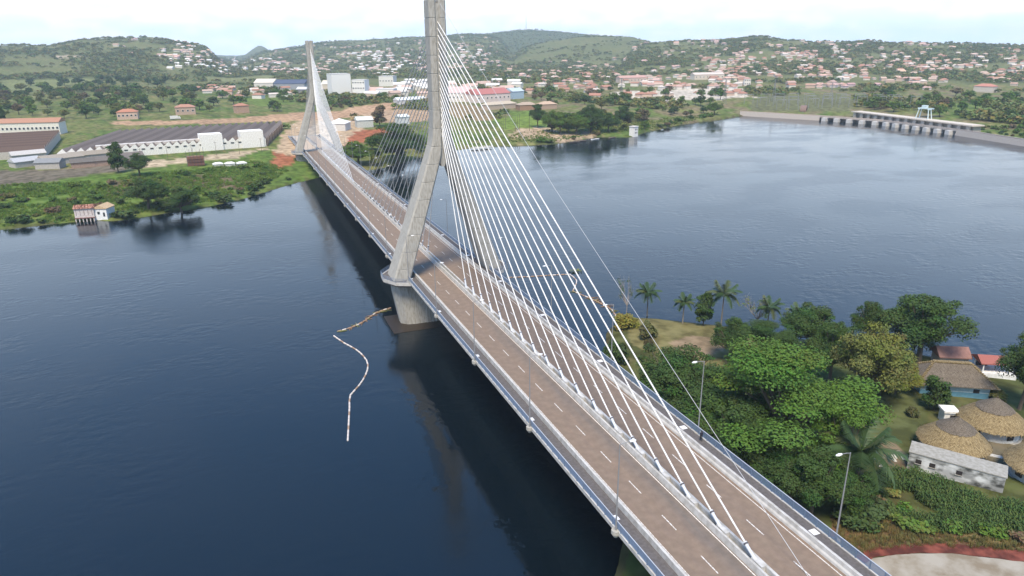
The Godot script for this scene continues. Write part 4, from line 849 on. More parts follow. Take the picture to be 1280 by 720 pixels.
const ORD := ["nearest", "second", "third", "fourth", "fifth", "sixth", "seventh", "eighth", "ninth", "tenth", "eleventh", "twelfth", "thirteenth", "fourteenth", "fifteenth", "sixteenth", "seventeenth", "eighteenth", "nineteenth", "twentieth", "twenty-first", "twenty-second"]
func build_lamps() -> void:
	var pole := st_new()
	tube(pole, [Vector3(0, 0, 0), Vector3(0, 0.5, 0), Vector3(0, 0.51, 0), Vector3(0, 12.0, 0)], [0.16, 0.16, 0.11, 0.06], 8)
	var pole_mesh := mesh_of(pole)
	var arm := st_new()
	tube(arm, [Vector3(0, 11.9, 0), Vector3(0.5, 12.05, 0), Vector3(1.5, 12.12, 0)], [0.045, 0.045, 0.04], 6)
	var arm_mesh := mesh_of(arm)
	var head := st_new()
	loft(head, [[Vector3(1.3, 12.06, -0.1), Vector3(1.3, 12.06, 0.1), Vector3(1.3, 12.2, 0.08), Vector3(1.3, 12.2, -0.08)], [Vector3(1.75, 12.04, -0.17), Vector3(1.75, 12.04, 0.17), Vector3(1.75, 12.24, 0.12), Vector3(1.75, 12.24, -0.12)], [Vector3(2.15, 12.08, -0.08), Vector3(2.15, 12.08, 0.08), Vector3(2.15, 12.16, 0.06), Vector3(2.15, 12.16, -0.06)]])
	var head_mesh := mesh_of(head)
	for s in [-1.0, 1.0]:
		var z := lamp_z(s) - 27.4
		if s < 0.0: z -= 27.4
		var i := 0
		while z > FAR_END + 20.0:
			var l := thing("street_lamp", "grey street lamp on the %s walkway, %s from the near end" % ["left" if s < 0.0 else "right", ORD[i] if i > 0 else "first"], "street lamp", Vector3(11.62 * s, deck_y(z) + 0.24, z), PI if s > 0.0 else 0.0, "street lamps along the bridge")
			put(pole_mesh, "pole", mats.galvanised, l)
			put(arm_mesh, "arm", mats.galvanised, l)
			put(head_mesh, "lamp_head", mats.white_metal, l)
			i += 1
			z -= 27.4

# ------------------------------------------------------------------ plants
func on_ball() -> Vector3:
	var y := rng.randf_range(-1.0, 1.0)
	var a := rng.randf() * TAU
	var q := sqrt(1.0 - y * y)
	return Vector3(q * cos(a), y, q * sin(a))

# a tree one metre high and one metre wide: {trunk, crown}
func tree_shape(kind: String, n: int, leaf: float, sd: int) -> Dictionary:
	rng.seed = sd
	var lobes := []
	match kind:
		"broad":
			for i in 17:
				var a := rng.randf() * TAU
				var rr := sqrt(rng.randf()) * 0.34
				var y := rng.randf_range(0.40, 0.82)
				rr *= 1.0 - 0.75 * absf(y - 0.55) / 0.5
				var s := rng.randf_range(0.11, 0.19)
				lobes.append([Vector3(cos(a) * rr, y, sin(a) * rr), Vector3(s, s * 0.72, s)])
			lobes.append([Vector3(0, 0.58, 0), Vector3(0.26, 0.22, 0.26)])
			for i in 20:
				var e := on_ball()
				e.y = absf(e.y) * 1.1 - 0.15
				var s := rng.randf_range(0.045, 0.095)
				lobes.append([Vector3(0, 0.54, 0) + e * Vector3(0.44, 0.38, 0.44) * rng.randf_range(0.85, 1.08), Vector3(s, s * 0.7, s)])
			for i in 7:
				var a := TAU * (i + rng.randf()) / 7.0
				lobes.append([Vector3(cos(a) * 0.36, rng.randf_range(0.34, 0.6), sin(a) * 0.36), Vector3(0.14, 0.12, 0.14)])
		"acacia":
			for i in 24:
				var a := rng.randf() * TAU
				var y := rng.randf_range(0.42, 0.93)
				var rr := rng.randf_range(0.05, 0.42) * (1.0 - 0.9 * maxf(0.0, y - 0.6))
				var s := rng.randf_range(0.10, 0.2)
				lobes.append([Vector3(cos(a) * rr, y, sin(a) * rr), Vector3(s, s * 0.34, s)])
			for i in 8:
				var a := TAU * (i + rng.randf()) / 8.0
				lobes.append([Vector3(cos(a) * 0.37, rng.randf_range(0.32, 0.55), sin(a) * 0.37), Vector3(0.15, 0.06, 0.15)])
		"oval":
			for i in 18:
				var a := rng.randf() * TAU
				var y := rng.randf_range(0.2, 0.92)
				var rr := 0.27 * sqrt(maxf(0.0, 1.0 - pow((y - 0.5) / 0.5, 2.0)))
				lobes.append([Vector3(cos(a) * rr, y, sin(a) * rr), Vector3(0.17, 0.09, 0.17)])
			lobes.append([Vector3(0, 0.52, 0), Vector3(0.28, 0.38, 0.28)])
		"bush":
			for i in 15:
				var a := rng.randf() * TAU
				var rr := sqrt(rng.randf()) * 0.36
				var y := rng.randf_range(0.2, 0.75) * (1.0 - rr)
				lobes.append([Vector3(cos(a) * rr, y, sin(a) * rr), Vector3(0.17, 0.22, 0.17)])
			lobes.append([Vector3(0, 0.35, 0), Vector3(0.36, 0.34, 0.36)])
		"bare":
			for i in 14:
				var a := rng.randf() * TAU
				var rr := sqrt(rng.randf()) * 0.36
				lobes.append([Vector3(cos(a) * rr, rng.randf_range(0.42, 0.94), sin(a) * rr), Vector3(0.11, 0.09, 0.11)])
	# limbs
	var wood := st_new()
	var fork := 0.3 if kind != "bush" else 0.06
	var tr := 0.028 if kind != "bare" else 0.017
	var lean := Vector3(rng.randf_range(-0.03, 0.03), fork, rng.randf_range(-0.03, 0.03))
	tube(wood, [Vector3(0, -0.05, 0), Vector3(0, 0.02, 0), lean], [tr * 1.5, tr * 1.1, tr * 0.85], 7)
	for l in lobes:
		var p: Vector3 = l[0]
		var mid := lean.lerp(p, 0.5) + Vector3(0, -0.02, 0) + on_ball() * 0.03
		tube(wood, [lean, mid, p], [tr * 0.6, tr * 0.38, tr * 0.12], 5)
		if kind == "bare":
			for k in 7:
				var q := p + on_ball() * 0.13 + Vector3(0, 0.05, 0)
				tube(wood, [p.lerp(mid, 0.3), p.lerp(q, 0.5) + on_ball() * 0.02, q], [tr * 0.16, tr * 0.12, tr * 0.05], 4)
	# leaves: small bent faces spread over the lobes
	var v := PackedVector3Array()
	var nor := PackedVector3Array()
	var col := PackedColorArray()
	var weight := []
	var total := 0.0
	for l in lobes:
		var s: Vector3 = l[1]
		total += s.x * (s.y + s.x)
		weight.append(total)
	var tints := []
	for l in lobes: tints.append(Color(rng.randf_range(0.72, 1.45), rng.randf_range(0.8, 1.25), rng.randf_range(0.7, 1.1)))
	for i in n:
		var pick := rng.randf() * total
		var li := 0
		while weight[li] < pick: li += 1
		var c: Vector3 = lobes[li][0]
		var s: Vector3 = lobes[li][1]
		var dir := on_ball()
		if dir.y < -0.25 and rng.randf() < 0.6: dir.y = -dir.y
		var reach := pow(rng.randf(), 0.35) * rng.randf_range(0.85, 1.12)
		var p := c + dir * s * reach
		var up := (dir * Vector3(1.0 / s.x, 1.0 / s.y, 1.0 / s.z)).normalized()
		up = (up + on_ball() * 0.75 + Vector3(0, 0.35, 0)).normalized()
		var t := up.cross(on_ball()).normalized()
		var w := up.cross(t)
		var sz := leaf * rng.randf_range(0.6, 1.35)
		var tip := p + t * sz - up * sz * 0.25
		var back := p - t * sz - up * sz * 0.15
		var le := p + w * sz * 0.62
		var ri := p - w * sz * 0.62
		var g := rng.randf_range(0.72, 1.28)
		var tn: Color = tints[li]
		var cc := Color(g * rng.randf_range(0.88, 1.22) * tn.r, g * tn.g, g * rng.randf_range(0.8, 1.15) * tn.b)
		for tr3 in [[back, le, tip], [back, tip, ri]]:
			var nn: Vector3 = (tr3[1] - tr3[0]).cross(tr3[2] - tr3[0]).normalized()
			var flip := nn.dot(up) < 0.0
			if flip: nn = -nn
			for k in ([0, 2, 1] if not flip else [0, 1, 2]):
				v.append(tr3[k])
				nor.append((nn + up * 0.6).normalized())
				col.append(cc)
	var arr := []
	arr.resize(Mesh.ARRAY_MAX)
	arr[Mesh.ARRAY_VERTEX] = v
	arr[Mesh.ARRAY_NORMAL] = nor
	arr[Mesh.ARRAY_COLOR] = col
	var me := ArrayMesh.new()
	if n > 0: me.add_surface_from_arrays(Mesh.PRIMITIVE_TRIANGLES, arr)
	return {trunk = mesh_of(wood), crown = me}

var leaf_cache := {}
func leaf_mat(c: Color) -> StandardMaterial3D:
	var k := "%.3f %.3f %.3f" % [c.r, c.g, c.b]
	if not leaf_cache.has(k):
		var m := StandardMaterial3D.new()
		m.albedo_color = c.linear_to_srgb()
		m.vertex_color_use_as_albedo = true
		m.roughness = 0.7
		m.metallic_specular = 0.25
		m.backlight = Color(0.35, 0.4, 0.15)
		leaf_cache[k] = m
	return leaf_cache[k]

func plant(shape: Dictionary, called: String, label: String, category: String, group: String, x: float, z: float, h: float, w: float, leaf: Color, bark: Material) -> Node3D:
	var o := thing(called, label, category, Vector3(x, land_y(x, z) - 0.1, z), rng.randf() * TAU, group)
	o.scale = Vector3(w * 1.18, h * 1.06, w * 1.18)
	put(shape.trunk, "trunk" if category == "tree" else "stem", bark, o)
	put(shape.crown, "crown" if category == "tree" else "foliage", leaf_mat(leaf), o)
	return o

func frond_mesh(length: float, droop: float, leaflets: int, width: float) -> ArrayMesh:
	var st := st_new()
	var pts := []
	for i in 9:
		var t := i / 8.0
		pts.append(Vector3(0, length * (0.42 * t - droop * t * t), length * (t - 0.22 * t * t)))
	tube(st, pts, [0.05, 0.045, 0.04, 0.035, 0.03, 0.025, 0.02, 0.015, 0.01], 4)
	for i in leaflets:
		var t := lerpf(0.1, 1.0, float(i) / leaflets)
		var k := minf(t * 8.0, 7.99)
		var p: Vector3 = pts[int(k)].lerp(pts[int(k) + 1], k - int(k))
		var l := width * (0.35 + 0.65 * sin(PI * clampf(t * 0.85 + 0.1, 0.0, 1.0)))
		for s in [-1.0, 1.0]:
			var tip := p + Vector3(s * l, -l * rng.randf_range(0.25, 0.6), l * 0.55)
			tri(st, p + Vector3(0, 0, -0.11), p + Vector3(0, 0, 0.15), tip, Vector3(-s * 0.3, 1, 0))
	return mesh_of(st)

func build_palm(x: float, z: float, h: float, label: String, big: bool) -> void:
	var o := thing("palm_tree", label, "palm tree", Vector3(x, land_y(x, z) - 0.1, z), rng.randf() * TAU, "palms on the peninsula")
	var st := st_new()
	var bend := Vector3(rng.randf_range(-0.3, 0.3), 0, rng.randf_range(-0.3, 0.3))
	var top := Vector3(0, h * 0.78, 0) + bend
	tube(st, [Vector3.ZERO, Vector3(0, 0.4, 0), Vector3(0, h * 0.35, 0) + bend * 0.2, top], [0.28, 0.2, 0.17, 0.12], 8)
	done(st, "trunk", mats.palm_bark, o, true)
	h *= 1.15
	var span := h * (0.42 if not big else 0.62)
	var meshes := [frond_mesh(span, 0.75, 30, span * 0.24), frond_mesh(span, 0.45, 30, span * 0.24), frond_mesh(span * 0.85, 0.1, 26, span * 0.22)]
	var n := 17 if not big else 22
	for i in n:
		var lev := i % 3
		var b := Basis(Vector3.UP, TAU * i / n * 1.0 + rng.randf_range(-0.2, 0.2))
		b = b * Basis(Vector3.RIGHT, rng.randf_range(-0.15, 0.15) - 0.35 * (lev - 0.6))
		put(meshes[lev], "frond", mats.palm_leaf if rng.randf() < 0.75 else mats.palm_leaf_2, o, Transform3D(b, top))

func scatter(poly: PackedVector2Array, n: int, apart: float) -> Array:
	var rect := Rect2(poly[0], Vector2.ZERO)
	for q in poly: rect = rect.expand(q)
	var outp := []
	var tries := 0
	while outp.size() < n and tries < n * 60:
		tries += 1
		var p := rect.position + Vector2(rng.randf() * rect.size.x, rng.randf() * rect.size.y)
		if not Geometry2D.is_point_in_polygon(p, poly): continue
		# even spread over the angle it is seen under: nearer ground takes its share
		var ok := true
		for q in outp:
			if p.distance_squared_to(q) < apart * apart:
				ok = false
				break
		if ok: outp.append(p)
	return outp

func build_plants() -> void:
	var hi := {}
	var lo := []
	hi.broad = [tree_shape("broad", 22000, 0.0125, 11), tree_shape("broad", 22000, 0.0125, 12), tree_shape("broad", 22000, 0.0125, 13)]
	hi.acacia = [tree_shape("acacia", 34000, 0.0085, 21), tree_shape("acacia", 16000, 0.013, 22)]
	hi.oval = [tree_shape("oval", 3500, 0.034, 31)]
	hi.bare = [tree_shape("bare", 260, 0.02, 41)]
	hi.bush = [tree_shape("bush", 2600, 0.05, 51), tree_shape("bush", 2600, 0.05, 52)]
	for i in 5: lo.append(tree_shape("broad", 700, 0.06, 61 + i))
	lo.append(tree_shape("oval", 500, 0.07, 71))
	var lob := [tree_shape("bush", 420, 0.085, 81), tree_shape("bush", 420, 0.085, 82)]
	rng.seed = 5
	var tones := {
		"dark": Color(0.048, 0.088, 0.026), "mid": Color(0.09, 0.15, 0.032), "bright": Color(0.075, 0.145, 0.026), "olive": Color(0.13, 0.15, 0.045), "yellow": Color(0.16, 0.19, 0.035), "brown": Color(0.13, 0.105, 0.06)}
	for i in trees.size():
		var t: Array = trees[i]
		var label: String = t[5]
		var tone := "dark"
		for k in [["bright", "bright"], ["olive", "olive"], ["yellow", "yellow"], ["light", "bright"], ["brownish", "brown"], ["green", "mid"], ["leafy", "mid"], ["half", "olive"]]:
			if label.contains(k[0]):
				tone = k[1]
				break
		if label.contains("deep") or label.contains("dark"): tone = "dark"
		var set: Array = hi[t[0]]
		var bark: Material = mats.pale_bark if t[0] == "bare" else mats.bark
		plant(set[i % set.size()], {"broad": "broadleaf_tree", "acacia": "spreading_tree", "oval": "columnar_tree", "bare": "bare_tree"}[t[0]], label, "tree", "", t[1], t[2], t[3], t[4], tones[tone], bark)
	for i in palms.size():
		build_palm(palms[i][0], palms[i][1], palms[i][2], palms[i][3], i == 5)
	for i in bushes.size():
		var b: Array = bushes[i]
		plant(hi.bush[i % 2], "shrub", b[5], "shrub", "", b[0], b[1], b[2], b[3], b[4], mats.bark)
	var tone_list := [tones.dark, tones.dark, tones.mid, tones.mid, tones.olive, tones.bright, tones.brown]
	for g in groves:
		var spots := scatter(g[6], g[1], (g[2] + g[3]) * (0.33 if g[0] == "tree" else 0.6))
		for p in spots:
			if land_y(p.x, p.y) < 0.4: continue
			var h := rng.randf_range(g[2], g[3])
			var tone: Color = tone_list[rng.randi() % tone_list.size()]
			if g[4] == "row" or g[4] == "waterside": tone = tones.dark
			tone = tone * rng.randf_range(0.85, 1.15)
			tone.a = 1.0
			tone = Color(snappedf(tone.r, 0.008), snappedf(tone.g, 0.008), snappedf(tone.b, 0.008))
			if g[0] == "tree":
				plant(lo[rng.randi() % 6], "woodland_tree" if g[4] == "woodland" else "broadleaf_tree", g[5], "tree", "%s trees" % g[4], p.x, p.y, h, h * rng.randf_range(0.85, 1.3), tone, mats.bark)
			else:
				plant(lob[rng.randi() % 2], "shrub", g[5], "shrub", "%s shrubs" % g[4], p.x, p.y, h, h * rng.randf_range(1.2, 1.9), tone, mats.bark)
	# woods on the far land and hills, too many and too far to count
	var far_shape := tree_shape("broad", 60, 0.17, 91)
	var mm := MultiMesh.new()
	mm.transform_format = MultiMesh.TRANSFORM_3D
	mm.use_colors = true
	mm.mesh = far_shape.crown
	var places := []
	var cols := []
	rng.seed = 77
	for i in 120000:
		var r := 620.0 * pow(8.5, rng.randf())
		var b := deg_to_rad(21.1 + rng.randf_range(-43.0, 43.0))
		var x := -48.99 + r * sin(b)
		var z := 177.28 - r * cos(b)
		if r < 950.0 and inland(x, z) < 60.0: continue
		var bd := rad_to_deg(b)
		var open := r < 1500.0
		var dn := density.get_noise_2d(x, z)
		var want := 0.5 + dn * 1.3
		if open: want = dn * 1.2 - (0.05 if bd > 20.0 else 0.1)
		if bd < 2.0 and r < 1050.0: want = -1.0
		if r > 2300.0 and r < 3400.0 and bd > 21.0 and bd < 33.0: want -= 0.45   # the grassy hill
		if r > 3300.0 and bd > 15.0 and bd < 33.0: want += 0.5   # the dark forested hill
		if bd < -2.0 and r > 1500.0 and r < 1900.0: want -= 0.3
		if rng.randf() > want: continue
		var in_zone := false
		for zn in zones:
			if (zn[3] as Rect2).has_point(Vector2(x, z)) and Geometry2D.is_point_in_polygon(Vector2(x, z), zn[2]):
				in_zone = true
				break
		if in_zone: continue
		var h := rng.randf_range(4.5, 10.0)
		places.append(Transform3D(Basis(Vector3.UP, rng.randf() * TAU).scaled(Vector3(h * 1.25, h, h * 1.25)), Vector3(x, land_y(x, z) - h * 0.2, z)))
		var g := rng.randf_range(0.75, 1.25)
		cols.append(Color(g * rng.randf_range(0.85, 1.5), g, g))
	mm.instance_count = places.size()
	for i in places.size():
		mm.set_instance_transform(i, places[i])
		mm.set_instance_color(i, cols[i])
	print("far trees ", places.size())
	var mi := MultiMeshInstance3D.new()
	mi.multimesh = mm
	mi.name = "far_woods"
	mi.material_override = leaf_mat(Color(0.105, 0.15, 0.048))
	add_child(mi)
	tag(mi, "scattered far woods covering the plain and the hills", "woods", "", "stuff")
	# the small houses of the town beyond those one can tell apart
	var hs := st_new()
	hs.set_color(Color(0.55, 0.51, 0.47))
	box(hs, Vector3(0, 0.18, 0), Vector3(1, 0.5, 0.7))
	hs.set_color(Color(0.46, 0.32, 0.27))
	for s in [-1.0, 1.0]:
		quad(hs, Vector3(-0.56, 0.4, 0.42 * s), Vector3(0.56, 0.4, 0.42 * s), Vector3(0.5, 0.66, 0), Vector3(-0.5, 0.66, 0), Vector3(0, 1, s))
		tri(hs, Vector3(0.56 * s, 0.4, -0.42), Vector3(0.56 * s, 0.4, 0.42), Vector3(0.5 * s, 0.66, 0), Vector3(s, 0.5, 0))
	var hx := []
	var hc := []
	for i in 14000:
		if hx.size() >= 520: break
		var bd := rng.randf_range(-7.0, 58.0)
		var r := rng.randf_range(1100.0, 3500.0)
		if bd < 20.0 and r < 1900.0: continue
		if bd > 33.0 and r > 2450.0: continue
		if r > 2300.0 and bd > 20.5 and bd < 33.0: continue
		var x := -48.99 + r * sin(deg_to_rad(bd))
		var z := 177.28 - r * cos(deg_to_rad(bd))
		if rng.randf() > 0.25 - density.get_noise_2d(x * 1.7 + 5000.0, z * 1.7) * 2.0: continue
		var w := rng.randf_range(7.0, 13.0) * (1.0 if r < 2000.0 else 1.2)
		hx.append(Transform3D(Basis(Vector3.UP, rng.randf() * TAU).scaled(Vector3(w, w * 0.8, w)), Vector3(x, land_y(x, z), z)))
		var g := rng.randf_range(0.8, 1.25)
		hc.append(Color(g, g * rng.randf_range(0.9, 1.05), g * rng.randf_range(0.85, 1.05)))
	var hm := MultiMesh.new()
	hm.transform_format = MultiMesh.TRANSFORM_3D
	hm.use_colors = true
	hm.mesh = mesh_of(hs)
	hm.instance_count = hx.size()
	for i in hx.size():
		hm.set_instance_transform(i, hx[i])
		hm.set_instance_color(i, hc[i])
	print("far houses ", hx.size())
	var hi2 := MultiMeshInstance3D.new()
	hi2.multimesh = hm
	hi2.name = "far_houses"
	hi2.material_override = mats.far_house
	add_child(hi2)
	tag(hi2, "countless tiny houses spread over the far town and hillsides", "houses", "", "stuff")
	# tall grass on the banks, maize field
	var tuft := st_new()
	for i in 22:
		var a := rng.randf() * TAU
		var c := Vector3(cos(a), 0, sin(a)) * rng.randf_range(0.0, 0.5)
		var side := Vector3(-sin(a), 0, cos(a)) * 0.07
		var tip := c * 1.8 + Vector3(0, rng.randf_range(0.6, 1.0), 0)
		tri(tuft, c - side, c + side, tip, Vector3(cos(a), 0.4, sin(a)))
	var tuft_mesh := mesh_of(tuft)
	field("bank_grass", "tall green grass over the left river bank", bank_area, 5200, 0.7, 1.7, tuft_mesh, Color(0.105, 0.185, 0.035))
	field("shore_grass", "tall grass along the far lake shore", shore_area, 2600, 0.8, 1.8, tuft_mesh, Color(0.11, 0.165, 0.04))
	field("verge_weeds", "dry weeds and grass tufts on the slope above the red verge", weed_area, 900, 0.35, 0.9, tuft_mesh, Color(0.15, 0.145, 0.055))
	var cane := st_new()
	tube(cane, [Vector3.ZERO, Vector3(0.02, 0.95, 0)], [0.018, 0.008], 4)
	for i in 9:
		var a := i * 2.5 + rng.randf_range(-0.3, 0.3)
		var d := Vector3(cos(a), 0, sin(a))
		var side := Vector3(-sin(a), 0, cos(a)) * 0.045
		var p := Vector3(0, 0.15 + 0.09 * i, 0)
		var m := p + d * 0.22 + Vector3(0, 0.16, 0)
		var e := p + d * 0.46 - Vector3(0, 0.02, 0)
		quad(cane, p - side * 0.5, p + side * 0.5, m + side, m - side, Vector3.UP)
		tri(cane, m - side, m + side, e, Vector3.UP)
	field("maize_field", "dense plot of green maize beside the white shed", maize_area, 2600, 0.8, 1.9, mesh_of(cane), Color(0.05, 0.09, 0.024))

func field(called: String, label: String, poly: PackedVector2Array, n: int, h0: float, h1: float, me: Mesh, c: Color) -> void:
	var rect := Rect2(poly[0], Vector2.ZERO)
	for q in poly: rect = rect.expand(q)
	var xf := []
	for i in n * 3:
		if xf.size() >= n: break
		var p := rect.position + Vector2(rng.randf() * rect.size.x, rng.randf() * rect.size.y)
		if not Geometry2D.is_point_in_polygon(p, poly): continue
		if patch.get_noise_2d(p.x * 3.0, p.y * 3.0) < (-0.3 if called.contains("maize") else -0.22): continue
		var y := land_y(p.x, p.y)
		if y < 0.15: continue
		var h := rng.randf_range(h0, h1)
		xf.append(Transform3D(Basis(Vector3.UP, rng.randf() * TAU).scaled(Vector3(h, h, h)), Vector3(p.x, y - 0.05, p.y)))
	var mm := MultiMesh.new()
	mm.transform_format = MultiMesh.TRANSFORM_3D
	mm.use_colors = true
	mm.mesh = me
	mm.instance_count = xf.size()
	for i in xf.size():
		mm.set_instance_transform(i, xf[i])
		var g := rng.randf_range(0.7, 1.3)
		mm.set_instance_color(i, Color(g * rng.randf_range(0.85, 1.35), g, g))
	var mi := MultiMeshInstance3D.new()
	mi.multimesh = mm
	mi.name = called
	mi.material_override = leaf_mat(c)
	add_child(mi)
	tag(mi, label, "maize" if called.contains("maize") else "grass", "", "stuff")

# ------------------------------------------------------------------ buildings
# local frame: front wall towards +z, base at y = 0
func roof_mesh(w: float, d: float, h: float, kind: String, over: float) -> ArrayMesh:
	var st := st_new()
	var x := w / 2.0 + over
	var z := d / 2.0 + over
	var e := 0.22
	if kind == "flat":
		box(st, Vector3(0, 0.2, 0), Vector3(w + over, 0.4, d + over))
		return mesh_of(st)
	var rx := x if kind == "gable" else maxf(0.05, x - z * 0.9)
	var a := Vector3(-x, 0, z)
	var b := Vector3(x, 0, z)
	var c := Vector3(x, 0, -z)
	var f := Vector3(-x, 0, -z)
	var r1 := Vector3(-rx, h, 0)
	var r2 := Vector3(rx, h, 0)
	var up := Vector3(0, e, 0)
	quad(st, a + up, b + up, r2 + up, r1 + up, Vector3(0, 1, 1))
	quad(st, f + up, c + up, r2 + up, r1 + up, Vector3(0, 1, -1))
	tri(st, a + up, f + up, r1 + up, Vector3(-1, 0.5, 0))
	tri(st, b + up, c + up, r2 + up, Vector3(1, 0.5, 0))
	for s in [[a, b, Vector3(0, 0, 1)], [b, c, Vector3(1, 0, 0)], [c, f, Vector3(0, 0, -1)], [f, a, Vector3(-1, 0, 0)]]:
		quad(st, s[0], s[1], s[1] + up, s[0] + up, s[2])
	quad(st, a, b, c, f, Vector3.DOWN)
	return mesh_of(st)

func wall_mesh(w: float, d: float, h: float) -> ArrayMesh:
	var st := st_new()
	box(st, Vector3(0, (h - 1.5) / 2.0, 0), Vector3(w, h + 1.5, d))
	return mesh_of(st)

func windows_on(o: Node3D, w: float, d: float, h: float, rows: int, cols: int) -> void:
	if rows == 0: return
	var ww := minf(w / cols * 0.5, 1.9)
	var hh := minf(h / rows * 0.42, 1.7)
	var st := st_new()
	box(st, Vector3.ZERO, Vector3(ww, hh, 0.12))
	var pane := mesh_of(st)
	st = st_new()
	for q in [[0.0, hh / 2 + 0.07, ww + 0.28, 0.14], [0.0, -hh / 2 - 0.07, ww + 0.28, 0.14], [-ww / 2 - 0.07, 0.0, 0.14, hh], [ww / 2 + 0.07, 0.0, 0.14, hh]]:
		box(st, Vector3(q[0], q[1], 0.06), Vector3(q[2], q[3], 0.2))
	var frame := mesh_of(st)
	for r in rows:
		for c in cols:
			var p := Vector3((c + 0.5) * w / cols - w / 2.0, (r + 0.55) * h / rows, d / 2.0 + 0.05)
			var m := put(pane, "window", mats.glass, o, Transform3D(Basis.IDENTITY, p))
			put(frame, "frame", mats.white_metal, m)

func building(called: String, label: String, category: String, group: String, x: float, z: float, y: float, w: float, d: float, h: float, turn: float, wall: Color, roof: Color, kind: String, rows := 0, cols := 0, rise := 0.0) -> Node3D:
	var o := thing(called, label, category, Vector3(x, y, z), turn, group)
	put(wall_mesh(w, d, h), "wall", paint(wall, 0.85), o)
	var rh := rise if rise > 0.0 else d * 0.22
	put(roof_mesh(w, d, rh, kind, 0.5), "roof", paint(roof, 0.7), o, Transform3D(Basis.IDENTITY, Vector3(0, h + 0.01, 0)))
	if kind == "gable":
		var st := st_new()
		for s in [-1.0, 1.0]:
			tri(st, Vector3(s * (w / 2 - 0.02), h - 0.02, d / 2), Vector3(s * (w / 2 - 0.02), h - 0.02, -d / 2), Vector3(s * (w / 2 - 0.02), h + rh * 0.93, 0), Vector3(s, 0, 0))
		done(st, "gable", paint(wall, 0.85), o)
	windows_on(o, w, d, h, rows, cols)
	return o

func build_towns() -> void:
	for b in landmarks:
		building(b[0], b[1], b[2], "", b[3], b[4], minf(b[5], land_y(b[3], b[4]) + 0.5), b[6], b[7], b[8], b[9], b[10], b[11], b[12], b[13], b[14])
	rng.seed = 404
	var walls := [Color(0.68, 0.64, 0.58), Color(0.74, 0.72, 0.69), Color(0.55, 0.42, 0.34), Color(0.62, 0.50, 0.40), Color(0.70, 0.66, 0.62)]
	var rust := [Color(0.36, 0.19, 0.13), Color(0.45, 0.28, 0.21), Color(0.52, 0.38, 0.31), Color(0.62, 0.55, 0.50), Color(0.40, 0.20, 0.14)]
	var pale := [Color(0.74, 0.73, 0.71), Color(0.66, 0.64, 0.62), Color(0.78, 0.76, 0.74), Color(0.50, 0.36, 0.30), Color(0.58, 0.42, 0.36)]
	for t in towns:
		for p in t[3]:
			var r := Vector2(p.x + 49.0, p.y - 177.0).length()
			var k := 1.0 if r < 1600.0 else (1.05 if r < 2600.0 else 1.25)
			var w := rng.randf_range(8.0, 15.0) * k
			var d := rng.randf_range(6.0, 9.0) * k
			var h := rng.randf_range(2.8, 4.6) * k
			var roofs: Array = pale if t[0] in ["hillside_house", "industrial_shed"] else rust
			var kind := "gable" if rng.randf() < 0.5 else "hip"
			if t[0] == "industrial_shed":
				w *= 1.6
				d *= 1.3
				h *= 1.5
				kind = "gable"
			building(t[0], t[1], "shed" if t[0] == "industrial_shed" else "house", t[2], p.x, p.y, land_y(p.x, p.y), w, d, h, rng.randf_range(-0.7, 0.7) - deg_to_rad(bearing(p.x, p.y)) * 0.5, walls[rng.randi() % 5], roofs[rng.randi() % 5], kind, 0, 0, d * 0.3)

